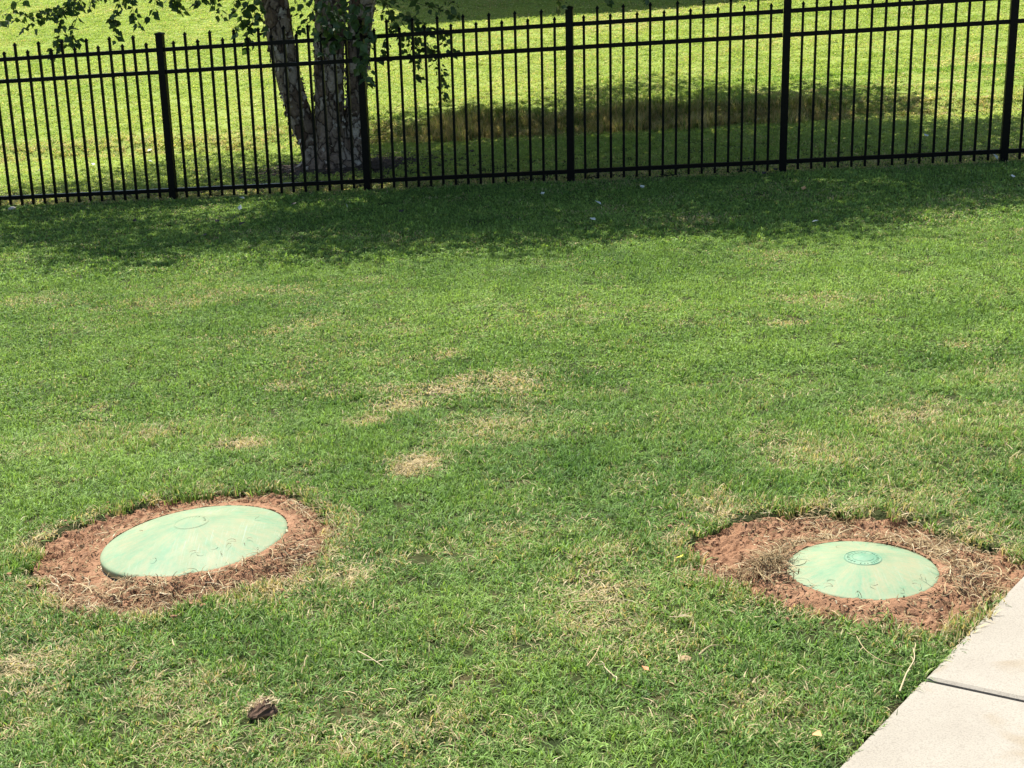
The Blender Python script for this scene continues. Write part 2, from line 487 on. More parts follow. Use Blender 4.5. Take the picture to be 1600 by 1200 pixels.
# ------------------------------------------------------------------ sidewalk with slabs
def plane_z(x, y): return GB * x + GC * y
sw = MB()
def swp(u, v, dz): 
    p = SWA + SWE * u + SWN * v
    return (p[0], p[1], plane_z(p[0], p[1]) + dz)
sw.add([swp(-7.4, 0.02, -0.035), swp(8.9, 0.02, -0.035), swp(8.9, SW_W - .02, -0.035), swp(-7.4, SW_W - .02, -0.035),
        swp(-7.4, 0.02, -0.12), swp(8.9, 0.02, -0.12), swp(8.9, SW_W - .02, -0.12), swp(-7.4, SW_W - .02, -0.12)],
       [(3, 2, 1, 0), (4, 5, 6, 7), (0, 1, 5, 4), (1, 2, 6, 5), (2, 3, 7, 6), (3, 0, 4, 7)])
sidewalk = sw.build('sidewalk', M_JOINT)
tag(sidewalk, 'pale concrete sidewalk crossing the lower right corner beside the lawn', None, None, 'structure')
SLAB = 1.5
k0 = -5
for k in range(k0, 6):
    u0, u1 = SWJ + k * SLAB + 0.008, SWJ + (k + 1) * SLAB - 0.008
    jz = 0.004 * (vnoise(np.array([k * 1.3]), np.array([0.2]), 4)[0] - .5)
    m_ = MB()
    nu = 60 if k in (-1, 0) else 8
    us = np.linspace(u0, u1, nu + 1)
    prof = [(0.0, -0.10), (0.0, -0.012), (0.003, -0.005), (0.010, -0.001), (0.02, 0.0), (SW_W - .02, 0.0), (SW_W - .01, -0.001), (SW_W - .003, -0.005), (SW_W, -0.012), (SW_W, -0.10)]
    vv = []
    for i, u in enumerate(us):
        e = min(i, nu - i)
        drop = 0.006 if e == 0 else (0.0 if e > 0 else 0)
        uu = u
        if i == 1: uu = u0 + 0.008
        if i == nu - 1: uu = u1 - 0.008
        for j, (pv, pz) in enumerate(prof):
            wob = 0.006 * (fbm(np.array([uu * 9]), np.array([0.5 + (j > 4)]), 31, 3)[0] - .5) if (j in (0, 1, 2, 8, 9, 7)) else 0
            vv.append(swp(uu, pv + wob, pz - (drop if pz > -0.05 else 0) + jz))
    np_ = len(prof)
    ff = [(i * np_ + j, (i + 1) * np_ + j, (i + 1) * np_ + j + 1, i * np_ + j + 1) for i in range(nu) for j in range(np_ - 1)]
    ff += [tuple(range(np_)), tuple(range(nu * np_ + np_ - 1, nu * np_ - 1, -1))]
    m_.add(vv, [tuple(reversed(q)) for q in ff])
    m_.build('slab', M_CONC, sidewalk)

# ------------------------------------------------------------------ lids: placement first, the soil is shaped round them
LIDS = {
    'L': dict(c=(-1.041, 4.606), d=0.604, h=0.068, n=(-0.086, 0.026), poly=PATCH_L, lift=0.035),
    'R': dict(c=(0.984, 4.003), d=0.426, h=0.042, n=(-0.003, 0.026), poly=PATCH_R, lift=0.035),
}
for q in LIDS.values():
    q['z'] = float(ground(*q['c'])) + q['lift']
    q['nv'] = Vector((q['n'][0], q['n'][1], 1)).normalized()

def lid_plane(q, x, y):
    n = q['nv']
    return q['z'] - (n.x * (x - q['c'][0]) + n.y * (y - q['c'][1])) / n.z

def soil_height(q, x, y):
    base = ground(x, y)
    sd_ = poly_sd(x, y, q['poly'])
    r = np.hypot(x - q['c'][0], y - q['c'][1]); R = q['d'] / 2
    z = base - 0.028 + 0.012 * sstep(-0.10, 0.0, sd_)
    rim = lid_plane(q, x, y)
    w = sstep(R + 0.17, R + 0.004, r)
    z = z * (1 - w) + (rim + 0.002) * w
    if q['d'] > 0.5:   # the fill has slumped off the riser at the near left
        a = np.arctan2(y - q['c'][1], x - q['c'][0])
        da = np.abs((a - math.radians(208) + math.pi) % (2 * math.pi) - math.pi)
        z = z - 0.029 * sstep(0.75, 0.25, da) * sstep(R + 0.16, R + 0.03, r)
    n = 0.030 * (fbm(x * 9, y * 9, 40, 3) - .5) + 0.022 * (fbm(x * 30, y * 30, 41, 3) - .5) + 0.020 * (vnoise(x * 70, y * 70, 47) - .5)
    lump = np.maximum(fbm(x * 26 + 3, y * 26, 43, 2) - 0.5, 0) * 0.04 * sstep(0.0, -0.08, sd_)
    fade = 0.22 + 0.78 * sstep(R + 0.01, R + 0.10, r)
    z = z + (n + lump) * fade
    z = np.where(r < R - 0.004, rim - 0.05, z)
    z = z - 0.03 * sstep(0.01, 0.07, sd_)
    u, v = sw_uv(x, y)
    return z - 0.10 * sstep(-0.006, 0.012, v)

def soil_patch(key, label):
    q = LIDS[key]
    P = np.array(q['poly']); lo, hi = P.min(0) - 0.1, P.max(0) + 0.1
    st = 0.0065
    xs, ys = np.arange(lo[0], hi[0], st), np.arange(lo[1], hi[1], st)
    X, Y = np.meshgrid(xs, ys)
    keep = poly_sd(X, Y, q['poly']) < 0.075
    Z = soil_height(q, X, Y)
    id_ = np.arange(X.size).reshape(X.shape)
    kq = keep[:-1, :-1] & keep[:-1, 1:] & keep[1:, 1:] & keep[1:, :-1]
    f = np.stack([id_[:-1, :-1], id_[:-1, 1:], id_[1:, 1:], id_[1:, :-1]], -1)[kq]
    used = np.unique(f); re = np.full(X.size, -1); re[used] = np.arange(len(used))
    V = np.stack([X, Y, Z], -1).reshape(-1, 3)[used]
    o = mesh_obj('bare_soil', V, re[f], M_SOIL, None, False)
    return tag(o, label, None, None, 'structure')
soil_patch('L', 'ring of bare red clay soil dug round the larger left lid')
soil_patch('R', 'bare red clay soil round the smaller lid beside the sidewalk')

def scatter_in(poly, n, lo=-9, hi=0.0):
    P = np.array(poly); a, b = P.min(0) - .15, P.max(0) + .15
    out = []
    while len(out) < n:
        p = rng.uniform(a, b, (n * 3, 2)); d = poly_sd(p[:, 0], p[:, 1], poly)
        u, v = sw_uv(p[:, 0], p[:, 1])
        out += [tuple(k) for k in p[(d > lo) & (d < hi) & (v < -0.005)]]
    return out[:n]

def clod_mesh(mb, c, r, seed, squash=0.7):
    rr = random.Random(seed)
    ico = [(0, 0, 1), (.894, 0, .447), (.276, .851, .447), (-.724, .526, .447), (-.724, -.526, .447), (.276, -.851, .447),
           (.724, .526, -.447), (-.276, .851, -.447), (-.894, 0, -.447), (-.276, -.851, -.447), (.724, -.526, -.447), (0, 0, -1)]
    fs = [(0, 1, 2), (0, 2, 3), (0, 3, 4), (0, 4, 5), (0, 5, 1), (1, 6, 2), (2, 7, 3), (3, 8, 4), (4, 9, 5), (5, 10, 1),
          (2, 6, 7), (3, 7, 8), (4, 8, 9), (5, 9, 10), (1, 10, 6), (11, 7, 6), (11, 8, 7), (11, 9, 8), (11, 10, 9), (11, 6, 10)]
    a = rr.uniform(0, 6.28); sx, sy = rr.uniform(.7, 1.5), rr.uniform(.7, 1.1)
    v = []
    for p in ico:
        k = r * rr.uniform(0.7, 1.2)
        x, y, z = p[0] * k * sx, p[1] * k * sy, p[2] * k * squash
        v.append((c[0] + x * math.cos(a) - y * math.sin(a), c[1] + x * math.sin(a) + y * math.cos(a), c[2] + z))
    mb.add(v, fs, rr.random())

def clods(key, n):
    q = LIDS[key]; mb = MB()
    pts = np.array(scatter_in(q['poly'], n, -9, 0.10)); ZS = soil_height(q, pts[:, 0], pts[:, 1]); SD = poly_sd(pts[:, 0], pts[:, 1], q['poly']); GZ = ground(pts[:, 0], pts[:, 1])
    for i, (x, y) in enumerate(pts.tolist()):
        r = math.hypot(x - q['c'][0], y - q['c'][1])
        if r < q['d'] / 2 + 0.012: continue
        z = float(ZS[i])
        if SD[i] > 0.0:
            if random.random() < .85: continue
            z = float(GZ[i]) + random.uniform(.004, .018)
        s = 0.0018 + 0.0075 * random.random() ** 4
        clod_mesh(mb, (x, y, z + s * .05), s, i, .55)
    o = mb.build('soil_crumbs', M_SOIL)
    return tag(o, 'loose crumbs of red clay strewn over the soil by the %s' % ('larger left lid' if key == 'L' else 'smaller lid near the sidewalk'), 'soil', None, 'stuff')
clods('L', 3600); clods('R', 3200)

# ------------------------------------------------------------------ lid things
def make_lid(key, label, mat):
    q = LIDS[key]; R = q['d'] / 2; h = q['h']
    root = empty('septic_lid', (q['c'][0], q['c'][1], q['z']))
    root.rotation_mode = 'QUATERNION'
    root.rotation_quaternion = Vector((0, 0, 1)).rotation_difference(q['nv'])
    tag(root, label, 'lid', 'green plastic lids set in the lawn')
    # dome: shallow cone with a rounded shoulder and a thin skirt
    na = 96; prof = []
    for k in range(0, 25):
        t = k / 24; prof.append((R * t, h * ((1 - t) * 0.55 + (1 - t * t) * 0.45)))
    prof[-1] = (R - 0.003, prof[-1][1] + 0.0015)
    prof += [(R, -0.003), (R, -0.022), (R - 0.006, -0.024)]
    v, f, a = [], [], []
    for i, (r, z) in enumerate(prof):
        for j in range(na):
            t = 2 * math.pi * j / na
            wob = 0.0012 * math.sin(3 * t + i * .1) * min(1, r / R)
            v.append((r * math.cos(t), r * math.sin(t), z + wob)); a.append(min(r / R, 1))
    for i in range(len(prof) - 1):
        for j in range(na):
            f.append((i * na + j, (i + 1) * na + j, (i + 1) * na + (j + 1) % na, i * na + (j + 1) % na))
    dome = mesh_obj('dome', v, f, mat, root, True, {'rim': a})
    # moulded round emblem at the crown: disc, outer ring, worn ring of raised marks
    er = 0.057 if key == 'L' else 0.054
    zc = lambda r: h * ((1 - r / R) * 0.55 + (1 - (r / R) ** 2) * 0.45)
    e = MB(); n = 48
    vv = [(0, 0, h + 0.0005)] + [(er * math.cos(2 * math.pi * j / n), er * math.sin(2 * math.pi * j / n), zc(er) + 0.0006) for j in range(n)] \
        + [(er * 1.03 * math.cos(2 * math.pi * j / n), er * 1.03 * math.sin(2 * math.pi * j / n), zc(er) - 0.003) for j in range(n)]
    e.add(vv, [(0, 1 + j, 1 + (j + 1) % n) for j in range(n)] + [(1 + j, 1 + n + j, 1 + n + (j + 1) % n, 1 + (j + 1) % n) for j in range(n)])
    EM = mat if key == 'L' else M_EMBLEM
    eo = e.build('emblem', EM, root, False)
    rg = MB()
    ring = [(er * 0.95 * math.cos(2 * math.pi * j / n), er * 0.95 * math.sin(2 * math.pi * j / n), zc(er * .95) + 0.0008) for j in range(n + 1)]
    rg.tube(ring, 0.0012 if key == 'R' else 0.0003, 5, cap=False)
    ring = [(er * 0.56 * math.cos(2 * math.pi * j / n), er * 0.56 * math.sin(2 * math.pi * j / n), zc(er * .56) + 0.0005) for j in range(n + 1)]
    if key == 'R': rg.tube(ring, 0.0007, 5, cap=False)
    rg.build('emblem_ring', EM, eo, True)
    mk = MB(); rr = random.Random(3)
    for j in range(26 if key == 'R' else 9):
        t = 2 * math.pi * j / 26 + rr.uniform(-.03, .03)
        if 0.9 < (t % 3.14) < 1.15: continue
        r_ = er * 0.76
        mk.box((r_ * math.cos(t), r_ * math.sin(t), zc(r_) + 0.0010), (0.0042 * rr.uniform(.6, 1.1), 0.0013, 0.0005),
               (Vector((math.cos(t), math.sin(t), 0)), Vector((-math.sin(t), math.cos(t), 0)), Vector((0, 0, 1))))
    for j in range(0):
        mk.box((0, (j - 2) * 0.009, h * (1 - abs(j - 2) * .02) + 0.0004), (er * (0.38 - 0.09 * abs(j - 2)), 0.0014, 0.0005))
    mk.build('raised_marks', EM, eo)
    # riser collar the lid sits on
    rz = MB(); ro, ri = R + 0.013, R - 0.02
    pr = [(ri, -0.030), (ro - .003, -0.030), (ro, -0.033), (ro, -0.16), (ri, -0.16)]
    vv = [(r * math.cos(2 * math.pi * j / na), r * math.sin(2 * math.pi * j / na), z) for r, z in pr for j in range(na)]
    rz.add(vv, [(i * na + j, (i + 1) * na + j, (i + 1) * na + (j + 1) % na, i * na + (j + 1) % na) for i in range(len(pr) - 1) for j in range(na)])
    rz.build('riser_rim', M_RISER, root, False)
    return root
make_lid('L', 'large domed mint green plastic lid with pale scratches, in red soil at the left', M_LID_L)
make_lid('R', 'smaller mint green plastic lid with round emblem, in red soil by the sidewalk', M_LID_R)

# ------------------------------------------------------------------ straw and dead runners
def strand(mb, x, y, z, length, width, a, heading=None, lift=0.035, curl=0.6, tube=False, seg=4):
    t = random.uniform(0, 6.28) if heading is None else heading
    p = Vector((x, y, z)); pts = [p.copy()]
    el = random.uniform(0.1, 0.9)
    dz = lift * random.uniform(0.3, 1.3)
    c = random.uniform(-curl, curl)
    for i in range(seg):
        t += c
        k = (i + 1) / seg
        p = Vector((p.x + math.cos(t) * length / seg, p.y + math.sin(t) * length / seg, z + dz * math.sin(math.pi * min(k * el + .12, 1))))
        pts.append(p)
    if tube: mb.tube(pts, [width * .5 * (1 - .5 * i / seg) for i in range(seg + 1)], 5, a)
    else: mb.ribbon(pts, width, a, random.uniform(-.9, .9))

def straw(key, n, label):
    q = LIDS[key]; mb = MB()
    pts = np.array(scatter_in(q['poly'], n * 3, -9, 0.05)); ZS = soil_height(q, pts[:, 0], pts[:, 1]); NS = vnoise(pts[:, 0] * 7, pts[:, 1] * 7, 51)
    for i, (x, y) in enumerate(pts.tolist()):
        r = math.hypot(x - q['c'][0], y - q['c'][1])
        if r < q['d'] / 2 + 0.015: continue
        dens = float(NS[i])
        if key == 'L':   # thick along the near side, thin at the far left
            dens += 0.35 * (-(y - q['c'][1]) + 0.55 * (x - q['c'][0])) / 0.5
        else:
            dens += 0.12 * (x > 1.25) - 0.15 * (y > 4.2) * (x < 1.2)
        if dens < 0.27 + 0.5 * random.random(): continue
        z = float(ZS[i]) + 0.004
        strand(mb, x, y, z, random.uniform(0.02, 0.085), random.uniform(0.0016, 0.0042), min(1, max(0, random.gauss(.5, .27))), lift=0.014, curl=.35)
    pts = np.array(scatter_in(q['poly'], 5200, -9, 0.09)); ZS = soil_height(q, pts[:, 0], pts[:, 1]); NS = vnoise(pts[:, 0] * 9, pts[:, 1] * 9, 57)
    for i, (x, y) in enumerate(pts.tolist()):     # chopped short bits trodden into the soil
        r = math.hypot(x - q['c'][0], y - q['c'][1])
        if r < q['d'] / 2 + 0.004: continue
        if NS[i] < .25 + .3 * random.random(): continue
        z = float(ZS[i]) + 0.002
        strand(mb, x, y, z, random.uniform(.006, .026), random.uniform(.002, .0065), min(1, max(0, random.gauss(.38, .28))), lift=.006, curl=.4, seg=2)
    if key == 'R':       # tangled heap of torn-out roots against the near left of the lid
        for i in range(440):
            c = g(random.gauss(1208, 24), random.gauss(905, 14))
            r = math.hypot(c[0] - q['c'][0], c[1] - q['c'][1])
            if r < q['d'] / 2: continue
            k = math.exp(-((c[0] - .71) ** 2 + (c[1] - 3.95) ** 2) / .012)
            z = float(soil_height(q, c[:1], c[1:2])[0]) + random.uniform(0, 0.05 * k + .008)
            strand(mb, c[0], c[1], z, random.uniform(.03, .09), random.uniform(.0016, .004), min(1, max(0, random.gauss(.34, .25))), lift=0.022, curl=.7)
    o = mb.build('dry_straw', M_STRAW)
    return tag(o, label, 'straw', None, 'stuff')
straw('L', 2400, 'dry straw and torn roots lying on the soil round the larger left lid')
straw('R', 2200, 'dry straw and torn roots lying on the soil round the smaller lid')

# ------------------------------------------------------------------ grass (geometry-node instances of small tufts)
PROTO = bpy.data.collections.new('tuft_shapes')
def tuft(name, nb, rad, hmin, hmax, wd, mat, lean, seed, segs=3):
    r = np.random.default_rng(seed)
    V, Fc, A, A2 = [], [], [], []
    for b in range(nb):
        ang, rr = r.uniform(0, 6.283), rad * math.sqrt(r.random())
        x, y = rr * math.cos(ang), rr * math.sin(ang)
        hd = r.uniform(0, 6.283); hl = r.uniform(hmin, hmax); le = lean * r.uniform(0.2, 1.3)
        w = wd * r.uniform(0.6, 1.2); tw = r.uniform(-.8, .8)
        o = len(V); a = r.random(); a2 = r.random()
        hx, hy = math.cos(hd), math.sin(hd)
        wx, wy = -math.sin(hd + tw), math.cos(hd + tw)
        for k in range(segs + 1):
            t = k / segs
            out = hl * le * t ** 1.7; up = hl * t * math.sqrt(max(0.12, 1 - (le * t * .75) ** 2)) - (0.004 if k == 0 else 0)
            ww = w * (1 - t ** 2 * 0.95) * .5
            cx, cy = x + hx * out, y + hy * out
            V += [(cx - wx * ww, cy - wy * ww, up), (cx + wx * ww, cy + wy * ww, up)]
            A += [a, a]; A2 += [a2, a2]
        Fc += [(o + 2 * k, o + 2 * k + 1, o + 2 * k + 3, o + 2 * k + 2) for k in range(segs)]
    me = bpy.data.meshes.new(name); me.from_pydata(V, [], Fc)
    for nm, arr in (('bl', A), ('bl2', A2)):
        at = me.attributes.new(nm, 'FLOAT', 'POINT'); at.data.foreach_set('value', np.array(arr, np.float32))
    me.materials.append(mat)
    return bpy.data.objects.new(name, me)

def tuft_set(name, n, **kw):
    c = bpy.data.collections.new(name)
    for i in range(n):
        c.objects.link(tuft('%s_%02d' % (name, i), seed=100 + i * 7 + len(name), **kw))
    return c

def scatter_obj(name, pts, attrs, coll, mat):
    """points -> mesh object whose geometry nodes put one tuft of the collection on each point"""
    me = bpy.data.meshes.new(name); me.from_pydata([], [], [])
    me.vertices.add(len(pts)); me.vertices.foreach_set('co', np.asarray(pts, np.float32).ravel())
    for k, a in attrs.items():
        if k in ('rot', 'scl'):
            at = me.attributes.new(k, 'FLOAT_VECTOR', 'POINT'); at.data.foreach_set('vector', np.asarray(a, np.float32).ravel())
        else:
            at = me.attributes.new(k, 'FLOAT', 'POINT'); at.data.foreach_set('value', np.asarray(a, np.float32))
    me.materials.append(mat)
    o = bpy.data.objects.new(name, me); COL.objects.link(o)
    ng = bpy.data.node_groups.new(name + '_nodes', 'GeometryNodeTree')
    ng.interface.new_socket('Geometry', in_out='INPUT', socket_type='NodeSocketGeometry')
    ng.interface.new_socket('Geometry', in_out='OUTPUT', socket_type='NodeSocketGeometry')
    N, L = ng.nodes, ng.links
    gi, go = N.new('NodeGroupInput'), N.new('NodeGroupOutput')
    mp = N.new('GeometryNodeMeshToPoints'); mp.inputs['Radius'].default_value = 0.001
    ci = N.new('GeometryNodeCollectionInfo'); ci.inputs['Collection'].default_value = coll
    ci.inputs['Separate Children'].default_value = True; ci.inputs['Reset Children'].default_value = True
    ip = N.new('GeometryNodeInstanceOnPoints'); ip.inputs['Pick Instance'].default_value = True
    def na(nm, ty):
        a = N.new('GeometryNodeInputNamedAttribute'); a.data_type = ty; a.inputs['Name'].default_value = nm; return a.outputs['Attribute']
    e2r = N.new('FunctionNodeEulerToRotation')
    L.new(gi.outputs[0], mp.inputs[0]); L.new(mp.outputs[0], ip.inputs['Points']); L.new(ci.outputs[0], ip.inputs['Instance'])
    L.new(na('rot', 'FLOAT_VECTOR'), e2r.inputs[0]); L.new(e2r.outputs[0], ip.inputs['Rotation'])
    L.new(na('scl', 'FLOAT_VECTOR'), ip.inputs['Scale']); L.new(ip.outputs[0], go.inputs[0])
    md = o.modifiers.new('scatter', 'NODES'); md.node_group = ng
    return o

def gspot(px, py, rx, ry, amt):
    c = g(px, py)
    ax = np.linalg.norm(g(px + rx, py)[:2] - c[:2])
    ay = abs(g(px, py - ry)[1] - g(px, py + ry)[1]) / 2
    return (c[0], c[1], ax, ay, amt)
SPOTS = [gspot(*s) for s in [
    (655, 725, 28, 11, 1.6), (632, 736, 18, 6, 1.2), (375, 697, 38, 7, 0.9), (440, 605, 20, 5, 0.8),
    (575, 660, 24, 7, 0.75), (625, 636, 38, 8, 0.9), (680, 614, 38, 8, 0.95), (735, 592, 30, 6, 0.75), (600, 608, 30, 8, 0.35),
    (770, 668, 70, 18, 0.50), (790, 600, 60, 20, 0.35), (830, 610, 60, 30, 0.25), (1230, 507, 24, 5, 0.6), (1270, 466, 36, 7, 0.45), (1500, 540, 40, 10, 0.4),
    (1300, 715, 100, 18, 0.50), (1440, 650, 90, 26, 0.35), (1210, 690, 60, 18, 0.35), (540, 905, 26, 16, 0.75), (500, 850, 30, 25, 0.55),
    (940, 925, 70, 34, 0.52), (1030, 1000, 60, 34, 0.40), (930, 975, 40, 24, 0.45), (950, 870, 40, 16, 0.4), (25, 1045, 50, 20, 0.60), (30, 1140, 40, 18, .4),
    (60, 1090, 30, 12, .45), (250, 1090, 60, 30, 0.30), (300, 470, 160, 10, 0.20), (60, 470, 60, 10, .3), (560, 440, 60, 6, .2), (540, 1185, 30, 8, 0.65), (640, 1130, 90, 30, .28),
    (150, 870, 60, 20, .3), (60, 850, 30, 14, .55), (460, 920, 40, 16, .5), (1120, 790, 40, 20, .45), (1540, 830, 50, 26, .30), (1420, 770, 80, 20, .35), (780, 850, 60, 30, .25),
    (960, 40, 70, 8, .6), (1540, 97, 60, 9, .6), (1000, 24, 120, 5, .3), (480, 105, 80, 10, .2), (160, 120, 50, 8, .3), (1240, 60, 90, 10, .3), (760, 60, 90, 8, .3),
    (700, 553, 18, 5, .7), (160, 640, 20, 8, .35), (240, 680, 30, 6, .5), (1270, 800, 20, 10, .3), (1090, 345, 60, 8, .2), (1180, 1090, 80, 40, .2)]]

def seg_d(x, y, pts):
    d = np.full(np.shape(x), 1e9)
    for (ax, ay), (bx, by) in zip(pts[:-1], pts[1:]):
        ex, ey = bx - ax, by - ay
        t = np.clip(((x - ax) * ex + (y - ay) * ey) / (ex * ex + ey * ey), 0, 1)
        d = np.minimum(d, np.hypot(x - ax - t * ex, y - ay - t * ey))
    return d
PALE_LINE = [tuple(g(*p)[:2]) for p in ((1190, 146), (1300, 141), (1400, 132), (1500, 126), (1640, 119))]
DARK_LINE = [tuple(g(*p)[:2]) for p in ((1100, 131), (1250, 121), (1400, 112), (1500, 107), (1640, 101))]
def dryness(x, y):
    s, t = fence_st(x, y)
    base = 0.045 + 0.05 * sstep(5.0, 3.6, y) + 0.17 * sstep(0.50, 0.80, fbm(x * 1.3 + 5, y * 1.3, 61, 4)) + 0.16 * sstep(0.55, 0.75, fbm(x * 5.0, y * 5.0, 62, 3))
    d = base
    for (cx, cy, ax, ay, am) in SPOTS:
        q = ((x - cx) / ax) ** 2 + ((y - cy) / ay) ** 2
        d = d + am * np.exp(-q * 0.8) * (0.5 + 1.0 * vnoise(x * 16, y * 16, 63))
    for P in (PATCH_L, PATCH_R):
        e = poly_sd(x, y, P)
        d = d + 0.55 * sstep(0.16, 0.0, e) * vnoise(x * 10, y * 10, 64)
    d = d + 0.45 * sstep(-0.12, 0.05, s) * sstep(0.75, 0.45, s)               # strimmed strip under the fence
    d = d + 0.38 * sstep(3.3, 3.5, s) * sstep(4.3, 3.8, s)                    # rough lip of the bank
    d = d + 0.14 * sstep(4.0, 5.0, s) * fbm(x * 0.6, y * 1.4, 66, 3)
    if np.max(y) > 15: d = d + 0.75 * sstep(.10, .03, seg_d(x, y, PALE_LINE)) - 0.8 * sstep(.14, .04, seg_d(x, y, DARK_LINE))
    return np.clip(d, 0, 1.0)

def scatter_points(y0, y1, dens, margin, clear):
    xl = lambda y: -(0.375 * y + margin); xr = lambda y: 0.36 * y + margin
    A = (xr(y1) - xl(y1)) * (y1 - y0)
    n = int(A * dens)
    y = rng.uniform(y0, y1, n); x = rng.uniform(xl(y1), xr(y1), n)
    k = (x > xl(y)) & (x < xr(y))
    x, y = x[k], y[k]
    e = np.minimum(poly_sd(x, y, PATCH_L), poly_sd(x, y, PATCH_R)) if y0 < 7 else np.full(x.shape, 9.)
    u, v = sw_uv(x, y)
    edge = 0.040 * (fbm(u * 9, u * 0, 71, 3) - .62) + 0.010
    ragged = 0.05 * (fbm(x * 11, y * 11, 72, 2) - .35) + 0.11 * (fbm(x * 24, y * 24, 73, 2) - .5)
    k = (e > -0.012 + ragged) & ((v < -edge) | (v > SW_W + 0.02))
    x, y, e, v = x[k], y[k], e[k], v[k]
    return x, y, e, v

def make_attrs(x, y, hs, ws, e=None, v=None, n_var=8, hill=False):
    n = len(x)
    dry = dryness(x, y)
    tone = np.clip(0.15 + 0.75 * fbm(x * 0.75, y * 0.75, 81, 4) + 0.75 * (fbm(x * 4.5, y * 4.5, 82, 3) - .5) + 0.22 * sstep(4.2, 8.5, y) - .10 + 0.35 * (fbm(x * .35, y * 1.1, 88, 3) - .5) + rng.normal(0, .09, n), 0, 1)
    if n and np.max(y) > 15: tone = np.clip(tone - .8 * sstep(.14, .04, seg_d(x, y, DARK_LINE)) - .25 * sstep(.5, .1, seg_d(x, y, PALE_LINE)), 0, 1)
    rot = np.stack([rng.normal(0, .12, n), rng.normal(0, .12, n), rng.uniform(0, 6.283, n)], -1)
    h = hs * rng.uniform(.7, 1.25, n) * (0.45 + 1.1 * fbm(x * 5.5, y * 5.5, 84, 3)) * (1 - 0.45 * np.clip(dry, 0, 1))
    if e is not None:
        h = h * (1 + 0.55 * sstep(0.09, 0.0, e))
    if v is not None:
        h = h * (1 + 0.25 * sstep(-0.08, 0.0, v) * (v < 0))
    w = ws * rng.uniform(.8, 1.2, n)
    return dict(dry=dry, tone=tone, rot=rot, scl=np.stack([w, w, h], -1))

NEAR_T = tuft_set('near_tuft', 10, nb=22, rad=0.028, hmin=0.011, hmax=0.034, wd=0.0042, mat=M_GRASS, lean=1.2)
MID_T = tuft_set('mid_tuft', 8, nb=28, rad=0.045, hmin=0.010, hmax=0.030, wd=0.0060, mat=M_GRASS, lean=1.25, segs=2)
FAR_T = tuft_set('far_tuft', 8, nb=40, rad=0.075, hmin=0.009, hmax=0.026, wd=0.0095, mat=M_GRASS, lean=1.3, segs=2)
HILL_T = tuft_set('hill_tuft', 8, nb=44, rad=0.10, hmin=0.008, hmax=0.024, wd=0.013, mat=M_HILL, lean=1.4, segs=2)
BANK_T = tuft_set('bank_tuft', 6, nb=34, rad=0.05, hmin=0.06, hmax=0.16, wd=0.0060, mat=M_BANK, lean=0.7)

def grass_zone(name, label, y0, y1, dens, margin, coll, mat, hs=1.0, ws=1.0, cond=None):
    x, y, e, v = scatter_points(y0, y1, dens, margin, None)
    if cond is not None:
        k = cond(x, y); x, y, e, v = x[k], y[k], e[k], v[k]
    dry = dryness(x, y)
    k = (np.hypot((x - TREE_XY[0]) / 1.3, y - TREE_XY[1]) > .38 + .25 * rng.random(len(x))); x, y, e, v, dry = x[k], y[k], e[k], v[k], dry[k]
    # worn spots are thin
    k = rng.random(len(x)) > 0.22 * sstep(0.75, 1.0, dry)
    x, y, e, v = x[k], y[k], e[k], v[k]
    z = ground(x, y) - 0.002
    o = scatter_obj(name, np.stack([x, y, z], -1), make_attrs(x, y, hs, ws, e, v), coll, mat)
    return tag(o, label, 'grass', None, 'stuff')
TREE_XY = g(531, 262)[:2]
fs_in = lambda x, y: fence_st(x, y)[0] < 0.05
fs_out = lambda x, y: fence_st(x, y)[0] >= 0.0
grass_zone('lawn_grass', 'short green grass blades of the near lawn round the lids', 2.35, 6.2, 1600, 0.9, NEAR_T, M_GRASS)
grass_zone('lawn_grass', 'short green grass blades of the sunny middle lawn', 6.2, 9.8, 850, 1.0, MID_T, M_GRASS)
grass_zone('lawn_grass', 'short green grass of the shaded lawn in front of the fence', 9.8, 15.0, 420, 1.2, FAR_T, M_GRASS, cond=fs_in)
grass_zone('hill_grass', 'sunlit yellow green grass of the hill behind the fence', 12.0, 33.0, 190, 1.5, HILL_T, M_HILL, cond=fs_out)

# rough unmown lip of the bank
n = 9000
t = rng.uniform(-6, 14, n); s = BANK_S + rng.normal(0.22, 0.17, n)
wgt = 0.07 + 0.93 * sstep(0.9, 2.2, t) * sstep(6.6, 5.0, t) * (0.35 + 0.65 * sstep(.3, .7, vnoise(t * 2.1, t * 0, 7)))
k = rng.random(n) < wgt
t, s, wgt = t[k], s[k], wgt[k]
x = FP0[0] + FU[0] * t + FN[0] * s; y = FP0[1] + FU[1] * t + FN[1] * s
at_ = make_attrs(x, y, 1.0, 1.0)
at_['scl'][:, 2] *= 0.35 + 1.1 * wgt
at_['dry'] = np.clip(rng.normal(.70, .2, len(x)) - 1.3 * np.clip(s - BANK_S - .18, 0, .5), 0, 1)
bank = scatter_obj('bank_grass', np.stack([x, y, ground(x, y) - .004], -1), at_, BANK_T, M_BANK)
tag(bank, 'long dry unmown grass along the lip of the bank', 'grass', None, 'stuff')

# ------------------------------------------------------------------ fence
fence = empty('metal_fence', (float(FP0[0]), float(FP0[1]), float(ground(*FP0))))
tag(fence, 'black metal picket fence with spear tops crossing the whole lawn', 'fence')
fl = Vector(fence.location)
AX = Vector((FU[0], FU[1], 0)); AN = Vector((FN[0], FN[1], 0)); AZ = Vector((0, 0, 1))
def fpt(i):
    p = FP0 + FD * i
    return Vector((p[0], p[1], float(GB * p[0] + GC * p[1])))
def shared(name, me, loc, parent):
    o = bpy.data.objects.new(name, me); COL.objects.link(o); o.parent = parent; o.location = loc; return o
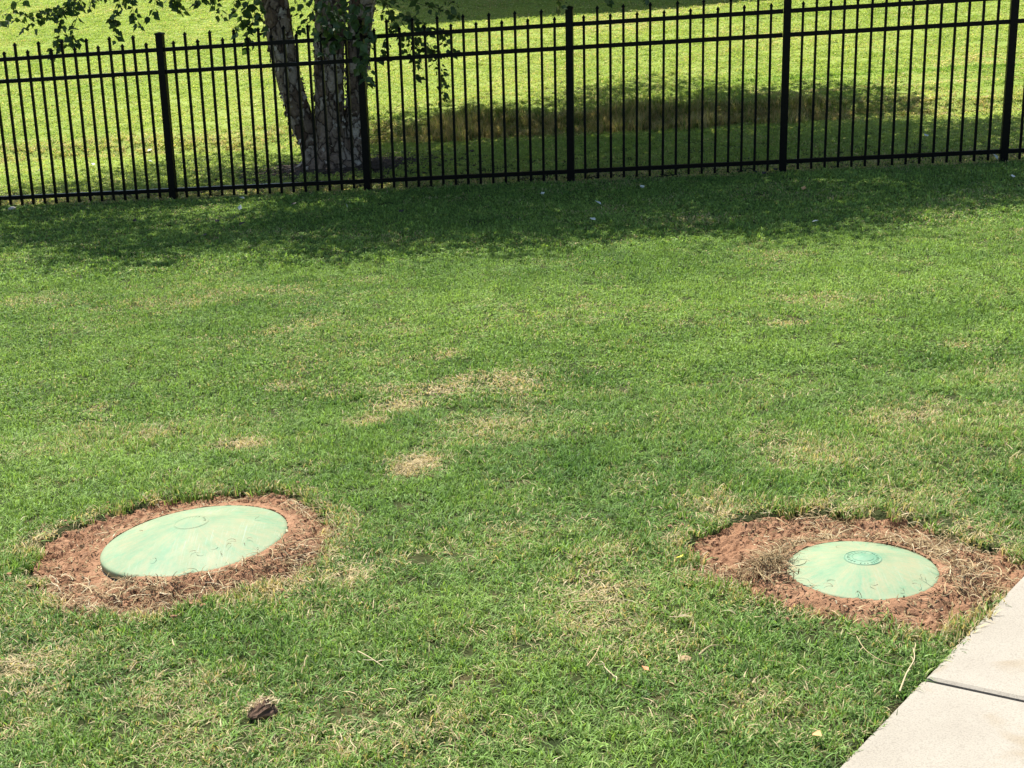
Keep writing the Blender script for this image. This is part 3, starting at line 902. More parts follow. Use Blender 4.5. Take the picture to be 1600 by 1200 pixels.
# shared meshes
b = MB(); b.box((0, 0, 0.70), (0.0315, 0.0315, 0.78), (AX, AN, AZ)); post0 = b.build('post', M_FENCE)
c = MB(); c.box((0, 0, 1.488), (0.036, 0.036, 0.008), (AX, AN, AZ))
c.add([AX * sx * .036 + AN * sy * .036 + AZ * 1.496 for sx, sy in ((-1, -1), (1, -1), (1, 1), (-1, 1))] + [AZ * 1.506], [(0, 1, 4), (1, 2, 4), (2, 3, 4), (3, 0, 4)])
cap0 = c.build('post_cap', M_FENCE)
def picket_mesh(top):
    b = MB(); w = 0.0105; sp = 0.034
    b.box((0, 0, (0.02 + top - sp) / 2), (w, w, (top - sp - 0.02) / 2), (AX, AN, AZ))
    ring = []
    for (r, z) in ((w * .8, top - sp), (w * 1.5, top - sp + 0.008), (0.001, top)):
        ring += [AX * sx * r + AN * sy * r + AZ * z for sx, sy in ((-1, -1), (1, -1), (1, 1), (-1, 1))]
    b.add(ring, [(i * 4 + k, i * 4 + (k + 1) % 4, i * 4 + 4 + (k + 1) % 4, i * 4 + 4 + k) for i in range(2) for k in range(4)])
    return b.build('picket', M_FENCE)
pk_tall, pk_short = picket_mesh(1.495), picket_mesh(1.425)
tmp = [post0, cap0, pk_tall, pk_short]
PITCH_M = np.linalg.norm(FD) / 16.28
for i in range(-3, 8):
    p = fpt(i) - fl
    po = shared('post', post0.data, p, fence)
    po.rotation_euler = (random.uniform(-.004, .004), random.uniform(-.004, .004), 0)
    shared('post_cap', cap0.data, (0, 0, 0), po)
    if i == 7: break
    a, bb = fpt(i), fpt(i + 1)
    d = (bb - a).normalized(); L_ = (bb - a).length
    mid = (a + bb) / 2 - fl
    yb = d.cross(AN).normalized(); yb = -yb if yb.z < 0 else yb
    for hgt in (0.092, 1.155, 1.350):
        r = MB(); r.box((0, 0, 0), (L_ / 2 - 0.032, 0.0165, 0.0175), (d, AN, yb)); ro_ = r.build('rail', M_FENCE, fence)
        ro_.location = mid + AZ * hgt
    for k in range(15):
        u = (1.14 + k) * PITCH_M / np.linalg.norm(FD)
        q = a.lerp(bb, u) - fl
        pk = shared('picket', (pk_tall if k % 2 else pk_short).data, q, fence)
        pk.rotation_euler = (random.uniform(-.003, .003), random.uniform(-.003, .003), 0)
for o in tmp: bpy.data.objects.remove(o)

# ------------------------------------------------------------------ birch tree
TB = g(531, 262)
TY = float(TB[1])
def stem_pts(pp):   # list of (px centre, py, px width) -> 3-D points and radii at the tree's distance
    P, Rr = [], []
    for (cx, cy, w) in pp:
        q = at_depth(cx, cy, TY); P.append(Vector(q)); Rr.append(w / F_PX * TY * 1.02 / 2)
    return P, Rr
tree = empty('birch_tree', tuple(TB))
tag(tree, 'multi stemmed birch tree with peeling bark just behind the fence', 'tree')
stems = {
    'l': ([(503, 275, 44), (494, 250, 34), (483, 225, 29), (471, 190, 38), (460, 150, 38), (447, 105, 37), (439, 60, 40), (430, 0, 39)], Vector((-0.28, 0.02, 1)), 8.0, -0.03),
    'c': ([(522, 280, 80), (521, 255, 66), (518, 230, 54), (516, 190, 46), (515, 150, 45), (515, 100, 45), (515, 50, 46), (516, 0, 46)], Vector((0.0, 0.05, 1)), 9.6, 0.0),
    'r': ([(549, 282, 52), (551, 255, 42), (553, 230, 34), (553, 190, 29), (555, 150, 29), (558, 100, 34), (561, 50, 36), (566, 0, 38)], Vector((0.16, -0.02, 1)), 8.8, 0.05),
}
def catmull(P, n):
    out = []
    for i in range(len(P) - 1):
        p0, p1, p2, p3 = P[max(i - 1, 0)], P[i], P[i + 1], P[min(i + 2, len(P) - 1)]
        for k in range(n):
            t = k / n
            out.append(0.5 * ((2 * p1) + (-p0 + p2) * t + (2 * p0 - 5 * p1 + 4 * p2 - p3) * t * t + (-p0 + 3 * p1 - 3 * p2 + p3) * t ** 3))
    out.append(P[-1]); return out
STEM_AXIS = {}
for key, (pp, dr, top, dy) in stems.items():
    P, Rr = stem_pts(pp)
    for i, p in enumerate(P): p.y += dy
    gz = float(ground(P[0].x, P[0].y))
    P[0].z = min(P[0].z, gz - 0.05)
    # carry the stem on above the frame
    p = P[-1].copy(); d = (P[-1] - P[-2]).normalized(); r0 = Rr[-1]
    n = 14
    for i in range(n):
        d = (d * 0.8 + (dr + Vector((random.uniform(-.12, .12), random.uniform(-.12, .12), 0))).normalized() * 0.2).normalized()
        p = p + d * (top - 1.6) / n
        P.append(p.copy()); Rr.append(max(0.02, r0 * (1 - (i + 1) / (n + 0.5)) ** 0.85))
    C = catmull(P, 8)
    Rs = list(np.interp(np.linspace(0, len(P) - 1, len(C)), np.arange(len(P)), Rr))
    # fine rings for the visible part
    nr = 56; V, Fc = [], []
    zs = np.array([c.z for c in C])
    fineC, fineR = [], []
    for i in range(len(C) - 1):
        kk = 5 if zs[i] < TB[2] + 2.1 else 1
        for k in range(kk):
            fineC.append(C[i].lerp(C[i + 1], k / kk)); fineR.append(Rs[i] + (Rs[i + 1] - Rs[i]) * k / kk)
    fineC.append(C[-1]); fineR.append(Rs[-1])
    seed = {'l': 1, 'c': 2, 'r': 3}[key]
    for i, (c_, r_) in enumerate(zip(fineC, fineR)):
        th = np.arange(nr) / nr * 2 * math.pi
        u = np.cos(th) * r_ * 22 + 50 * seed; v = np.sin(th) * r_ * 22
        zz = c_.z * 6.0
        nz = vnoise(u + zz * .37, v + zz, seed) * .55 + vnoise(u * 2.3 - zz, v * 2.3 + zz * 1.7, seed + 5) * .3 + vnoise(u * 5 + zz * 3, v * 5 - zz * 3.1, seed + 8) * .15
        # plates: terrace the relief so that edges stand off
        tz = np.floor(nz * 6) / 6 * .7 + nz * .3
        fk_ = max(0, min(1, 1 - (c_.z - gz) / 0.38))
        flare = 1.0 + 0.10 * np.sin(th * 5 + seed) * fk_ + (0.50 + 0.55 * np.maximum(0, np.sin(th * 3 + seed * 2)) ) * fk_ ** 2.6
        rr_ = r_ * flare * (1 + 0.26 * (tz - .5))
        for k in range(nr): V.append((c_.x + math.cos(th[k]) * rr_[k], c_.y + math.sin(th[k]) * rr_[k], c_.z))
    for i in range(len(fineC) - 1):
        for k in range(nr):
            Fc.append((i * nr + k, i * nr + (k + 1) % nr, (i + 1) * nr + (k + 1) % nr, (i + 1) * nr + k))
    Vl = np.array(V) - np.array(TB)
    tr = mesh_obj('trunk', Vl, Fc, M_BARK, tree, False)
    # curled flakes of peeling bark
    fk = MB(); rr = random.Random(seed)
    vis = [i for i, c_ in enumerate(fineC) if gz - .02 < c_.z < gz + 2.2]
    for q in range(420):
        i = rr.choice(vis); c_ = fineC[i]; r_ = fineR[i] * rr.uniform(1.0, 1.06)
        th = rr.uniform(0, 6.283); w, h = rr.uniform(.012, .045), rr.uniform(.010, .05)
        nrm = Vector((math.cos(th), math.sin(th), 0)); tg = Vector((-math.sin(th), math.cos(th), 0)); upv = Vector((0, 0, 1))
        tl = rr.uniform(-.7, .7); tg, upv = tg * math.cos(tl) + upv * math.sin(tl), upv * math.cos(tl) - tg * math.sin(tl)
        o = c_ + nrm * r_ - Vector(TB); cu = rr.uniform(.004, .022)
        a = rr.random()
        fk.add([o - tg * w / 2 - upv * h / 2, o - tg * w / 2 + upv * h / 2, o + nrm * cu * .3 + upv * h * .55, o + nrm * cu * .2 - upv * h * .4,
                o + tg * w * .42 + nrm * cu + upv * h * .35, o + tg * w * .5 + nrm * cu - upv * h * .3], [(0, 3, 2, 1), (3, 5, 4, 2)], a)
    fo = fk.build('peeling_bark', M_FLAKE, tr); fo['kind'] = 'stuff'
    STEM_AXIS[key] = (fineC, fineR)

# leaf and bark litter round the foot of the tree
M_LIT = plain('dark_litter', (0.060, 0.040, 0.026), .95, .5, 30)
mb = MB()
for i in range(3600):
    a_, r_ = random.uniform(0, 6.283), abs(random.gauss(0, .34)) + .10
    x_, y_ = TB[0] + .02 + math.cos(a_) * r_ * 1.35, TB[1] + math.sin(a_) * r_ * 1.1
    clod_mesh(mb, (x_, y_, float(ground(x_, y_)) + .008 + .03 * max(0, 1 - r_ / .6)), random.uniform(.012, .03), i, .35)
lit = mb.build('bark_litter', M_LIT)
tag(lit, 'dark bark and leaf litter heaped round the foot of the birch', 'litter', None, 'stuff')

# limbs and foliage of the crown
CROWN_C = Vector((TB[0] + 1.0, TB[1] + 0.30, TB[2] + 4.7)); CROWN_R = Vector((6.2, 4.0, 3.8))
def in_view_clear(p, m=0.12):
    """true when the point lies above the strip of the garden that the photograph shows free of crown leaves"""
    q = Vector(p) - Vector((0, 0, CAM_H))
    yy = (q @ UP) / (q @ _fw)
    return yy > 600 / F_PX + m / max(q.length, 1)
limbs = []
for key in STEM_AXIS:
    cs, rs = STEM_AXIS[key]
    cand = [i for i, c_ in enumerate(cs) if c_.z > TB[2] + 2.0]
    for j in range(9):
        i = cand[int(len(cand) * (j + random.random() * .6) / 9.2)]
        az = random.uniform(0, 6.283) if key == 'c' else random.gauss(math.pi if key == 'l' else 0, 1.5)
        hgt = (cs[i].z - TB[2])
        ln = random.uniform(2.6, 4.6) * (1.0 if hgt < 6 else 0.6)
        p = cs[i].copy(); d = Vector((math.cos(az), math.sin(az) * 0.9, 0.75)).normalized(); pts = [p.copy()]
        for k in range(9):
            d = (d + Vector((random.uniform(-.16, .16), random.uniform(-.16, .16), -0.115))).normalized()
            p = p + d * ln / 9
            if not in_view_clear(p, 0.5): d.z = abs(d.z); p.z += .15
            pts.append(p.copy())
        limbs.append((pts, min(rs[i] * .6, 0.05), key))
# foliage clusters
cl = []
while len(cl) < 960:
    v = Vector((random.gauss(0, 1), random.gauss(0, 1), random.gauss(0, 1))).normalized() * random.random() ** 0.42
    lob = 0.62 + 0.62 * float(fbm(np.array([math.atan2(v.y, v.x) * 3.4 + 9]), np.array([v.z * 1.5]), 92, 2)[0])
    p = CROWN_C + Vector((v.x * CROWN_R.x * lob, v.y * CROWN_R.y * lob, v.z * CROWN_R.z))
    if fbm(np.array([p.x * .55]), np.array([p.y * .55 + p.z * .8]), 91, 2)[0] < 0.43: continue
    if p.z < TB[2] + 1.9 or not in_view_clear(p, 0.85): continue
    cl.append(p)
# low outer boughs on the camera's side: their shade makes the lobed front edge on the lawn
for bx, by in [(50, 400), (120, 380), (185, 426), (235, 414), (330, 380), (420, 402), (540, 418), (590, 408), (650, 372), (720, 398), (830, 405), (862, 396), (950, 360), (1060, 372), (1140, 381), (1200, 350), (1285, 384), (1325, 378), (1400, 330), (1500, 335), (1570, 315)]:
    q = Vector(g(bx, by - 6)); hh = random.uniform(3.2, 4.6)
    for e_ in range(2):
        p = q + SUN_DIR * ((hh + e_ * .5) / SUN_DIR.z) + Vector((random.uniform(-.25, .25), random.uniform(0, .35) + .4 * e_, 0))
        if in_view_clear(p, .85): cl.append(p)
twigs = {i: [] for i in range(len(limbs))}
lp = np.array([[tuple(q) for q in l[0]] for l in limbs])
for p in cl:
    d = np.linalg.norm(lp - np.array(p)[None, None], axis=-1)
    d[:, :2] += 2.0
    i, j = np.unravel_index(d.argmin(), d.shape)
    twigs[int(i)].append((int(j), p))
for i, (pts, r0, key) in enumerate(limbs):
    b = MB(); T = Vector(TB)
    b.tube([q - T for q in pts], [max(.006, r0 * (1 - k / 10)) for k in range(len(pts))], 7)
    for j, p in twigs[i]:
        a = pts[j]; m_ = (a + p) / 2 + Vector((random.uniform(-.2, .2), random.uniform(-.2, .2), 0.22))
        b.tube([a - T, m_ - T, p - T, p - T + Vector((random.uniform(-.12, .12), random.uniform(-.12, .12), -.35))], [.012, .008, .005, .002], 4, cap=False)
    b.build('branch', M_BARK, tree)
r2 = np.random.default_rng(5)
k = 165
cc = np.repeat(np.array([tuple(p) for p in cl]), k, axis=0)
off = r2.normal(0, 1, cc.shape) * np.array([.27, .27, .26]); off[:, 2] -= np.abs(r2.normal(0, .18, len(cc)))
cc = cc + off
q_ = cc - np.array([0, 0, CAM_H]); q_d = q_ @ np.array(_fw)
cc = cc[(q_ @ np.array(UP)) / q_d > 600 / F_PX + .10 / np.maximum(q_d, 1)]
n_ = len(cc)
ln = r2.uniform(.060, .10, n_)[:, None]; wd = ln * .38
az = r2.uniform(0, 6.283, n_); ti = r2.uniform(.1, 1.15, n_)
d_ = np.stack([np.cos(az) * np.cos(ti), np.sin(az) * np.cos(ti), -np.sin(ti)], -1)
sv = np.cross(d_, r2.normal(0, 1, (n_, 3)) * np.array([.6, .6, 1.0])); sv /= np.linalg.norm(sv, axis=1)[:, None]
cc = cc - np.array(TB)
V = np.stack([cc, cc + d_ * ln * .42 + sv * wd, cc + d_ * ln, cc + d_ * ln * .42 - sv * wd], 1).reshape(-1, 3)
Fc = np.arange(n_ * 4).reshape(-1, 4); A = np.repeat(r2.random(n_), 4)
crown = mesh_obj('crown', V, Fc, M_LEAF, tree, False, {'bl': A})
crown['kind'] = 'stuff'

# leafy twigs that hang into the picture, each a part of the tree
def leaf(mb, base, d, ln, nrm, a):
    d = d.normalized(); s_ = d.cross(nrm).normalized(); n_ = s_.cross(d)
    w = ln * random.uniform(.34, .42); fo = ln * random.uniform(.04, .14)
    st = base + d * ln * .16
    v = [base, st, st + d * ln * .20 + s_ * w * .78 + n_ * fo, st + d * ln * .38 + s_ * w + n_ * fo, st + d * ln * .66 + s_ * w * .52 + n_ * fo * .5,
         st + d * ln, st + d * ln * .66 - s_ * w * .52 + n_ * fo * .5, st + d * ln * .38 - s_ * w + n_ * fo, st + d * ln * .20 - s_ * w * .78 + n_ * fo, st + d * ln * .4 - n_ * fo * .2,
         base + s_ * .0012]
    mb.add(v, [(1, 9, 3, 2), (9, 5, 4, 3), (1, 8, 7, 9), (9, 7, 6, 5), (0, 1, 10)], a)

def spray(px, depth, n, spread=6, size=.060, light=0.0):
    """px: photo polyline of the twig, depth: its distance; leaves alternate along it"""
    T = Vector(TB)
    P = [Vector(at_depth(x, y, depth + random.uniform(-.08, .08))) for x, y in px]
    C = catmull(P, 6)
    b = MB(); b.tube([c_ - T for c_ in C], [max(.0012, .004 * (1 - i / len(C))) for i in range(len(C))], 4, cap=False)
    tw = b.build('twig', M_TWIG, tree)
    lf = MB()
    n = int(n * 1.25)
    for i in range(n):
        t = (i + random.random()) / n * (len(C) - 1); j = min(int(t), len(C) - 2)
        c_ = C[j].lerp(C[j + 1], t - j)
        off = Vector((random.gauss(0, 1), random.gauss(0, 1), random.gauss(0, .6))) * spread / F_PX * depth * .55
        az = random.uniform(0, 6.283); dr = random.uniform(.25, 1.1)
        d = Vector((math.cos(az), math.sin(az), 0)) * math.cos(dr) + Vector((0, 0, -1)) * math.sin(dr)
        nrm = Vector((random.gauss(0, .7), random.gauss(-.5, .7), random.gauss(.6, .5))).normalized()
        leaf(lf, c_ + off - T, d, size * random.uniform(.85, 1.4), nrm, min(1, max(0, random.uniform(0, .8) + light)))
    lf.build('leaf_cluster', M_LEAF, tw)['kind'] = 'stuff'

DS = TY - 0.9
SPR = [
    ([(165, -22), (110, 8), (60, 18), (25, 28), (-4, 36)], 15.0, 40, 9), ([(150, -20), (100, 12), (65, 26), (36, 47)], 14.6, 26, 6),
    ([(60, -20), (30, 2), (-6, 26)], 14.6, 20, 8), ([(190, -20), (150, 0), (120, 12)], 14.8, 26, 9), ([(130, -20), (112, 6), (96, 22), (80, 30)], 14.5, 26, 8),
    ([(118, -10), (100, 20), (93, 45), (91, 62), (84, 78), (76, 90)], 14.6, 34, 6), ([(128, 5), (118, 34), (113, 52), (117, 64), (122, 66)], 14.6, 20, 4), ([(113, 50), (104, 66), (92, 74)], 14.6, 9, 3),
    ([(190, -25), (187, 0), (182, 22), (179, 40), (185, 63)], 14.4, 30, 5), ([(200, -20), (206, 8), (211, 24), (218, 42)], 14.4, 22, 4), ([(172, 26), (174, 34)], 14.4, 4, 3),
    ([(250, -25), (243, 0), (237, 27)], 14.5, 16, 4), ([(274, -25), (279, 2), (284, 22)], 14.6, 15, 4), ([(318, -25), (312, -4), (306, 8)], 14.4, 10, 5), ([(330, -20), (338, 4), (345, 27)], 14.5, 12, 4),
    ([(368, -25), (366, 0), (364, 20)], 14.3, 14, 6), ([(392, -25), (388, 5), (380, 25), (372, 44)], 13.9, 24, 8, .075, .05), ([(402, -20), (398, 18), (392, 45), (388, 74)], 13.85, 22, 8, .078, .05), ([(408, -20), (408, 14), (412, 40), (409, 54)], 13.8, 14, 6, .07),
    ([(455, -20), (466, 10), (478, 30), (487, 42)], 14.2, 10, 6), ([(470, 40), (463, 44)], 14.2, 3, 3, .06),
    ([(478, -25), (486, 0), (492, 20)], 14.0, 18, 8, .07), ([(500, -20), (503, 18), (508, 48), (512, 84)], 13.6, 30, 9, .07), ([(518, -20), (520, 12), (524, 40), (528, 66)], 13.6, 28, 9, .07),
    ([(533, -20), (534, 10), (537, 34), (534, 58)], 13.5, 24, 8, .07), ([(556, -20), (552, 20), (558, 44), (566, 70)], 13.4, 26, 9, .07), ([(580, 10), (576, 50), (574, 84), (570, 106), (578, 132)], 13.4, 30, 7, .07), ([(566, 70), (556, 108)], 13.4, 9, 6, .07),
    ([(590, -20), (606, 14), (640, 32), (668, 40), (700, 52)], 14.0, 46, 11, .06, .12), ([(600, -10), (612, 30), (630, 56), (640, 84)], 14.1, 36, 10, .06, .1), ([(640, 20), (652, 56), (668, 76), (690, 84)], 14.0, 34, 9, .06, .1),
    ([(610, 40), (602, 70), (600, 96)], 14.1, 16, 7, .055, .1), ([(650, 60), (652, 92), (656, 122)], 14.0, 20, 6, .055, .1), ([(672, 70), (684, 104), (692, 128), (690, 160)], 14.0, 28, 6, .055, .25), ([(690, 50), (700, 72), (716, 82)], 14.0, 12, 5, .055, .1),
    ([(620, -20), (650, 4), (690, 14), (720, 22)], 14.1, 34, 10, .06, .1), ([(640, 24), (646, 44), (642, 70)], 14.0, 16, 8, .055, .1), ([(680, -20), (700, -4), (712, 6)], 14.2, 14, 7, .055, .1),
    ([(866, -25), (872, -4), (876, 14)], 13.2, 12, 5, .055, .55), ([(930, -22), (944, -6), (952, 3)], 13.4, 6, 3, .055, .2), ([(1010, -20), (1014, -4), (1012, 8)], 13.4, 5, 2, .05, .3), ([(300, -16), (282, -6), (262, 2)], 14.6, 14, 5), ([(240, -12), (216, -5), (196, 2)], 14.6, 14, 5), ([(350, -16), (330, -5), (310, 0)], 14.5, 10, 5),
]
for sp in SPR: spray(*sp)

# ------------------------------------------------------------------ clods, stones, leaves, runners
p = g(410, 1124)
root = empty('turf_clod', (p[0], p[1], p[2]))
tag(root, 'dark brown wedge shaped clod of earth with straw top on the near grass', 'clod')
M_CLOD = plain('dark_clod', (0.085, 0.048, 0.028), .95, .45, 60)
V = []; nv = 14; nl = 9
rr = random.Random(4)
for i in range(nl):
    t = i / (nl - 1)
    for j in range(nv):
        th = 2 * math.pi * j / nv
        rx, ry = 0.044, 0.030
        k = math.sin(math.pi * (0.12 + .80 * t)) ** .55 * (1 - .35 * t)
        x = math.cos(th) * rx * k; y = math.sin(th) * ry * k
        topz = 0.016 + 0.030 * (1 - abs((x - 0.010) / 0.05) ** 1.1)
        V.append((x + rr.gauss(0, .0018), y + 0.012 * t + rr.gauss(0, .0018), topz * t + 0.004 + rr.gauss(0, .0015)))
V += [(0, 0, 0.0), (0.008, 0.012, 0.047)]
Fc = [(i * nv + j, i * nv + (j + 1) % nv, (i + 1) * nv + (j + 1) % nv, (i + 1) * nv + j) for i in range(nl - 1) for j in range(nv)]
Fc += [(nv * nl, (j + 1) % nv, j) for j in range(nv)] + [(nv * nl + 1, (nl - 1) * nv + j, (nl - 1) * nv + (j + 1) % nv) for j in range(nv)]
mesh_obj('earth', V, Fc, M_CLOD, root)
mb = MB()
for i in range(110):
    x = random.uniform(-.038, .036); y = random.uniform(0.0, .03)
    strand(mb, x, y, .018 + .029 * (1 - abs((x - .01) / .05) ** 1.1), random.uniform(.008, .022), .0028, random.uniform(.45, .95), lift=.007, curl=.5)
mb.build('straw_top', M_STRAW, root)

def stone(px, py, r, mat, label, squash=.55):
    p = g(px, py); mb = MB()
    clod_mesh(mb, (0, 0, r * .35), r, int(px), squash)
    o = mb.build('stone', mat); o.location = tuple(p)
    return tag(o, label, 'stone')
M_STONE = plain('pale_stone', (0.55, 0.50, 0.43), .9)
stone(19, 329, .045, M_STONE, 'pale rounded stone at the foot of the fence, far left edge')
stone(1072, 1034, .022, plain('ochre_stone', (0.30, 0.21, 0.11), .9), 'small ochre pebble half sunk in the grass left of the sidewalk')

def fallen_leaf(px, py, ln, col, label, group=None, dz=.026):
    p = g(px, py); mb = MB()
    leaf(mb, Vector((0, 0, 0)), Vector((random.uniform(-1, 1), random.uniform(-1, 1), .25)), ln, Vector((random.uniform(-.4, .4), random.uniform(-.6, 0), 1)), random.random())
    o = mb.build('fallen_leaf', col); o.location = (p[0], p[1], p[2] + dz)
    return tag(o, label, 'leaf', group)
M_YEL = plain('yellow_leaf', (0.72, 0.62, 0.06), .5); M_TANL = plain('tan_leaf', (0.42, 0.24, 0.10), .7)
M_DKL = plain('dark_leaf', (0.03, 0.025, 0.02), .7); M_PALEL = plain('pale_leaf', (0.55, 0.58, 0.50), .5); M_ORL = plain('orange_leaf', (0.50, 0.20, 0.07), .6)
fallen_leaf(1060, 882, .035, M_YEL, 'bright yellow fallen leaf at the left edge of the right soil patch')
fallen_leaf(962, 414, .06, M_DKL, 'dark shrivelled leaf on the sunny lawn just below the tree shadow')
fallen_leaf(941, 326, .06, M_PALEL, 'pale upturned leaf on the shaded lawn below the middle fence post')
fallen_leaf(1269, 1160, .03, M_TANL, 'tan leaf in the grass close to the bottom of the sidewalk edge')
fallen_leaf(1015, 1063, .022, M_ORL, 'small orange leaf scrap in the grass between the lids and the bottom edge')
fallen_leaf(1482, 1062, .018, M_ORL, 'tiny reddish brown scrap lying on the concrete slab', None, .003)
fallen_leaf(1254, 303, .06, M_TANL, 'tan curled leaf on the shaded lawn below the right fence posts')
dl = 'small dark fallen leaf on the shaded lawn in front of the fence'
for q in [(210, 353), (268, 360), (343, 352), (315, 373), (372, 357), (455, 325), (622, 337), (614, 355), (1184, 275), (1190, 278), (1216, 271)]:
    fallen_leaf(q[0], q[1], .055, M_DKL, dl, 'dark leaves on the shaded lawn')
pl_ = 'small pale fallen leaf on the shaded lawn in front of the fence'
for q in [(374, 334), (456, 326), (384, 315), (850, 309), (1006, 299), (932, 350), (1584, 283), (544, 331), (1267, 352)]:
    fallen_leaf(q[0], q[1], .05, M_PALEL, pl_, 'pale leaves on the shaded lawn')
hl = 'small pale fallen leaf on the short grass behind the fence'
for q in [(1195, 218), (1450, 218), (1140, 190), (780, 185), (1180, 191), (1560, 255), (148, 262), (100, 262), (60, 272), (240, 256), (230, 240), (325, 210)]:
    fallen_leaf(q[0], q[1], .06, M_PALEL, hl, 'pale leaves behind the fence')

def runner(name, label, px, n_side, a, w=.0032, fan=None):
    w *= .75; a = max(0, a - .1)
    P = [Vector(g(x, y)) for x, y in px]; base = P[0].copy()
    mb = MB(); C = catmull([q - base + Vector((0, 0, .020 + .006 * math.sin(i * 1.7))) for i, q in enumerate(P)], 5)
    mb.tube(C, [w * .5 * (1 - .5 * i / len(C)) for i in range(len(C))], 6, a)
    for i in range(n_side):
        c_ = C[random.randrange(1, len(C))] if not fan else C[-1]
        strand(mb, c_.x, c_.y, c_.z, random.uniform(.02, .045), .0028, min(1, a + random.uniform(-.15, .1)), heading=None if not fan else fan + random.uniform(-.5, .5), lift=.008, curl=.3)
    o = mb.build(name, M_STRAW); o.location = base
    return tag(o, label, 'dead root')
runner('dried_root', 'pale dried root standing at the corner where the joint meets the grass', [(1405, 1092), (1416, 1066), (1428, 1040), (1426, 1020)], 5, .95, .006)
runner('dried_root', 'long pale runner lying in the grass left of the joint', [(1338, 1005), (1352, 1030), (1380, 1044), (1412, 1050)], 2, .85)
runner('dried_root', 'pale fan of dried blades in the grass left of the right soil patch', [(1046, 974), (1060, 978)], 9, .95, .004, fan=0.1)
runner('dried_root', 'pale straw bundle on the grass between the two lids, nearest the right one', [(880, 932), (905, 938), (935, 934)], 10, .85)
runner('dried_root', 'long straight straw lying below the straw bundle between the lids', [(893, 951), (918, 952), (944, 949)], 1, .85, .006)
runner('dried_root', 'dry branching stalk on the grass between the lids and the bottom edge', [(917, 1052), (930, 1038), (938, 1018)], 4, .8, .006)
runner('dried_root', 'three pale upright dried blades in the grass below the branching stalk', [(962, 1070), (946, 1058), (944, 1048)], 6, .95, .005)
runner('dried_root', 'pale dry stem on the grass near the bottom, right of the dark clod', [(560, 1028), (580, 1042), (600, 1052)], 6, .95, .005)
runner('dried_root', 'thin curved straw on the grass right above the dark clod', [(330, 1076), (350, 1064), (366, 1048)], 1, .8)
runner('dried_root', 'short pale straw on the grass left of the dark clod', [(204, 1060), (214, 1050), (222, 1044)], 1, .8, .005)
runner('dried_root', 'tangle of bleached straw at the left edge below the left soil patch', [(0, 1050), (22, 1046), (46, 1052)], 22, .9)
runner('dried_root', 'small bleached straw tangle at the left edge beside the dark clod', [(8, 1086), (20, 1100), (28, 1098)], 8, .9)
runner('dried_root', 'bent pale straw beside the ochre pebble', [(1092, 1034), (1108, 1024), (1126, 1018)], 2, .85, .006)

# strands scattered over the lawn: clippings
mb = MB()
for (cx, cy, rx, ry, am) in SPOTS:
    if cy > 6.5: continue
    for i in range(int(36 * am)):
        x, y = random.gauss(cx, rx * .8), random.gauss(cy, ry * .8)
        pt = np.array([x]), np.array([y])
        if poly_sd(*pt, PATCH_R)[0] < 0 or poly_sd(*pt, PATCH_L)[0] < 0 or sw_uv(x, y)[1] > -.03: continue
        strand(mb, x, y, float(ground(x, y)) + random.uniform(.012, .03), random.uniform(.012, .045), random.uniform(.0016, .003), min(1, max(0, random.gauss(.66, .2))), lift=.007, curl=.3)
for i in range(900):
    y = random.uniform(2.6, 6.5); x = random.uniform(-(.375 * y + .3), .36 * y + .3)
    pt = np.array([x]), np.array([y])
    if poly_sd(*pt, PATCH_R)[0] < 0 or poly_sd(*pt, PATCH_L)[0] < 0 or sw_uv(x, y)[1] > -.03: continue
    if fbm(pt[0] * 2, pt[1] * 2, 99, 3)[0] < .5: continue
    strand(mb, x, y, float(ground(x, y)) + random.uniform(.010, .03), random.uniform(.012, .04), random.uniform(.0016, .003), min(1, max(0, random.gauss(.62, .22))), lift=.007, curl=.3)
o = mb.build('dry_clippings', M_STRAW)
tag(o, 'bleached grass clippings scattered over the near lawn', 'clippings', None, 'stuff')
# grass fragments lying on the lids
mb = MB()
for key, n in (('L', 16), ('R', 14)):
    q = LIDS[key]
    for i in range(n):
        t = random.uniform(3.6, 5.8) if random.random() < .7 else random.uniform(0, 6.28); r = q['d'] / 2 * random.uniform(.6, .98)
        x, y = q['c'][0] + r * math.cos(t), q['c'][1] + r * math.sin(t)
        k = r / (q['d'] / 2); z = float(lid_plane(q, x, y)) + q['h'] * ((1 - k) * .55 + (1 - k * k) * .45) + .003
        strand(mb, x, y, z, random.uniform(.012, .04), .002, random.uniform(0, .4), lift=.006)
o = mb.build('grass_scraps', M_STRAW)
tag(o, 'dark scraps of cut grass lying on the two green lids', 'clippings', None, 'stuff')

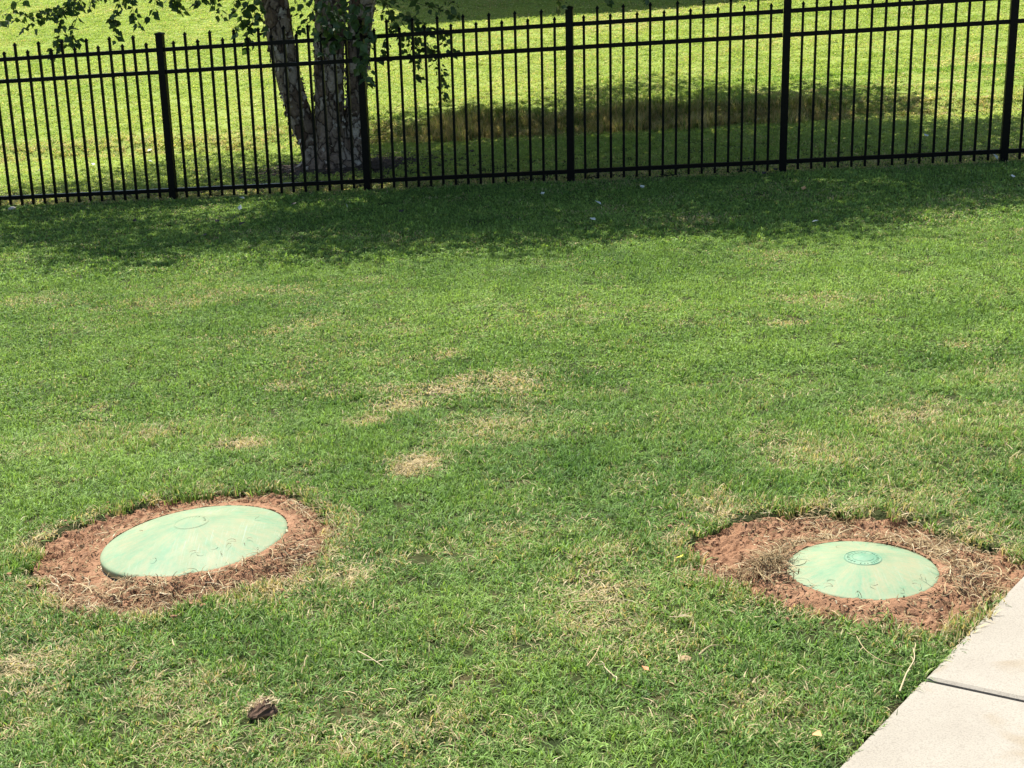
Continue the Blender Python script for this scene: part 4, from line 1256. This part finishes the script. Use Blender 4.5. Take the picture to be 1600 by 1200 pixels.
# ------------------------------------------------------------------ house up the hill; only its shadow reaches the picture
def sun_lift(p, h):
    p = Vector(p); k = h / SUN_DIR.z
    return p + SUN_DIR * k
H_EAVE = 8.2
e0 = sun_lift(g(606, 42), H_EAVE); e1 = sun_lift(g(1150, 6), H_EAVE)
ez = (e0.z + e1.z) / 2
u_ = Vector((e1.x - e0.x, e1.y - e0.y, 0)).normalized(); w_ = Vector((-u_.y, u_.x, 0))
Lh, Dh = 13.0, 8.0
hb = Vector((e0.x, e0.y, float(ground(e0.x, e0.y))))
house = empty('brick_house', tuple(hb))
tag(house, 'two storey brick house up the hill whose straight shadow crosses the top', 'house')
M_BRK = plain('house_brick', (0.30, 0.14, 0.09), .9, .3, 30); M_ROOF = plain('roof_shingle', (0.09, 0.085, 0.08), .9, .3, 12)
M_TRIM = plain('white_trim', (0.75, 0.74, 0.70), .6, .05); M_GLS = plain('window_glass', (0.04, 0.05, 0.06), .1, .1)
ez_l = ez - hb.z
b = MB(); b.box(u_ * Lh / 2 + w_ * (Dh / 2 + .35) + Vector((0, 0, ez_l / 2 - .6)), (Lh / 2 - .35, Dh / 2 - .35, ez_l / 2 + .55), (u_, w_, AZ)); b.build('wall', M_BRK, house)
b = MB()
r0 = [Vector((0, 0, ez_l)), u_ * Lh + Vector((0, 0, ez_l)), u_ * Lh + w_ * (Dh + .7) + Vector((0, 0, ez_l)), w_ * (Dh + .7) + Vector((0, 0, ez_l))]
rdg = [u_ * 3 + w_ * (Dh / 2 + .35) + Vector((0, 0, ez_l + 1.5)), u_ * (Lh - 3) + w_ * (Dh / 2 + .35) + Vector((0, 0, ez_l + 1.5))]
low = [q - Vector((0, 0, .2)) for q in r0]
b.add(r0 + rdg + low, [(0, 1, 5, 4), (1, 2, 5), (2, 3, 4, 5), (3, 0, 4), (1, 0, 6, 7), (2, 1, 7, 8), (3, 2, 8, 9), (0, 3, 9, 6), (6, 9, 8, 7)])
b.build('roof', M_ROOF, house)
for fl_ in (1.6, 4.6):
    for k in range(4):
        c0 = u_ * (2 + 3 * k) + w_ * .68 + Vector((0, 0, fl_ + .6))
        b = MB(); b.box(c0, (.5, .03, .75), (u_, w_, AZ)); wn = b.build('window', M_GLS, house)
        b = MB()
        for sx in (-1, 1): b.box(c0 + u_ * .54 * sx, (.05, .06, .85), (u_, w_, AZ))
        for sz in (-1, 1): b.box(c0 + AZ * .80 * sz, (.485, .055, .05), (u_, w_, AZ))
        b.build('frame', M_TRIM, wn)
c0 = u_ * 6.5 + w_ * .68 + Vector((0, 0, 0.9)); b = MB(); b.box(c0, (.5, .04, 1.05), (u_, w_, AZ)); b.build('door', M_TRIM, house)
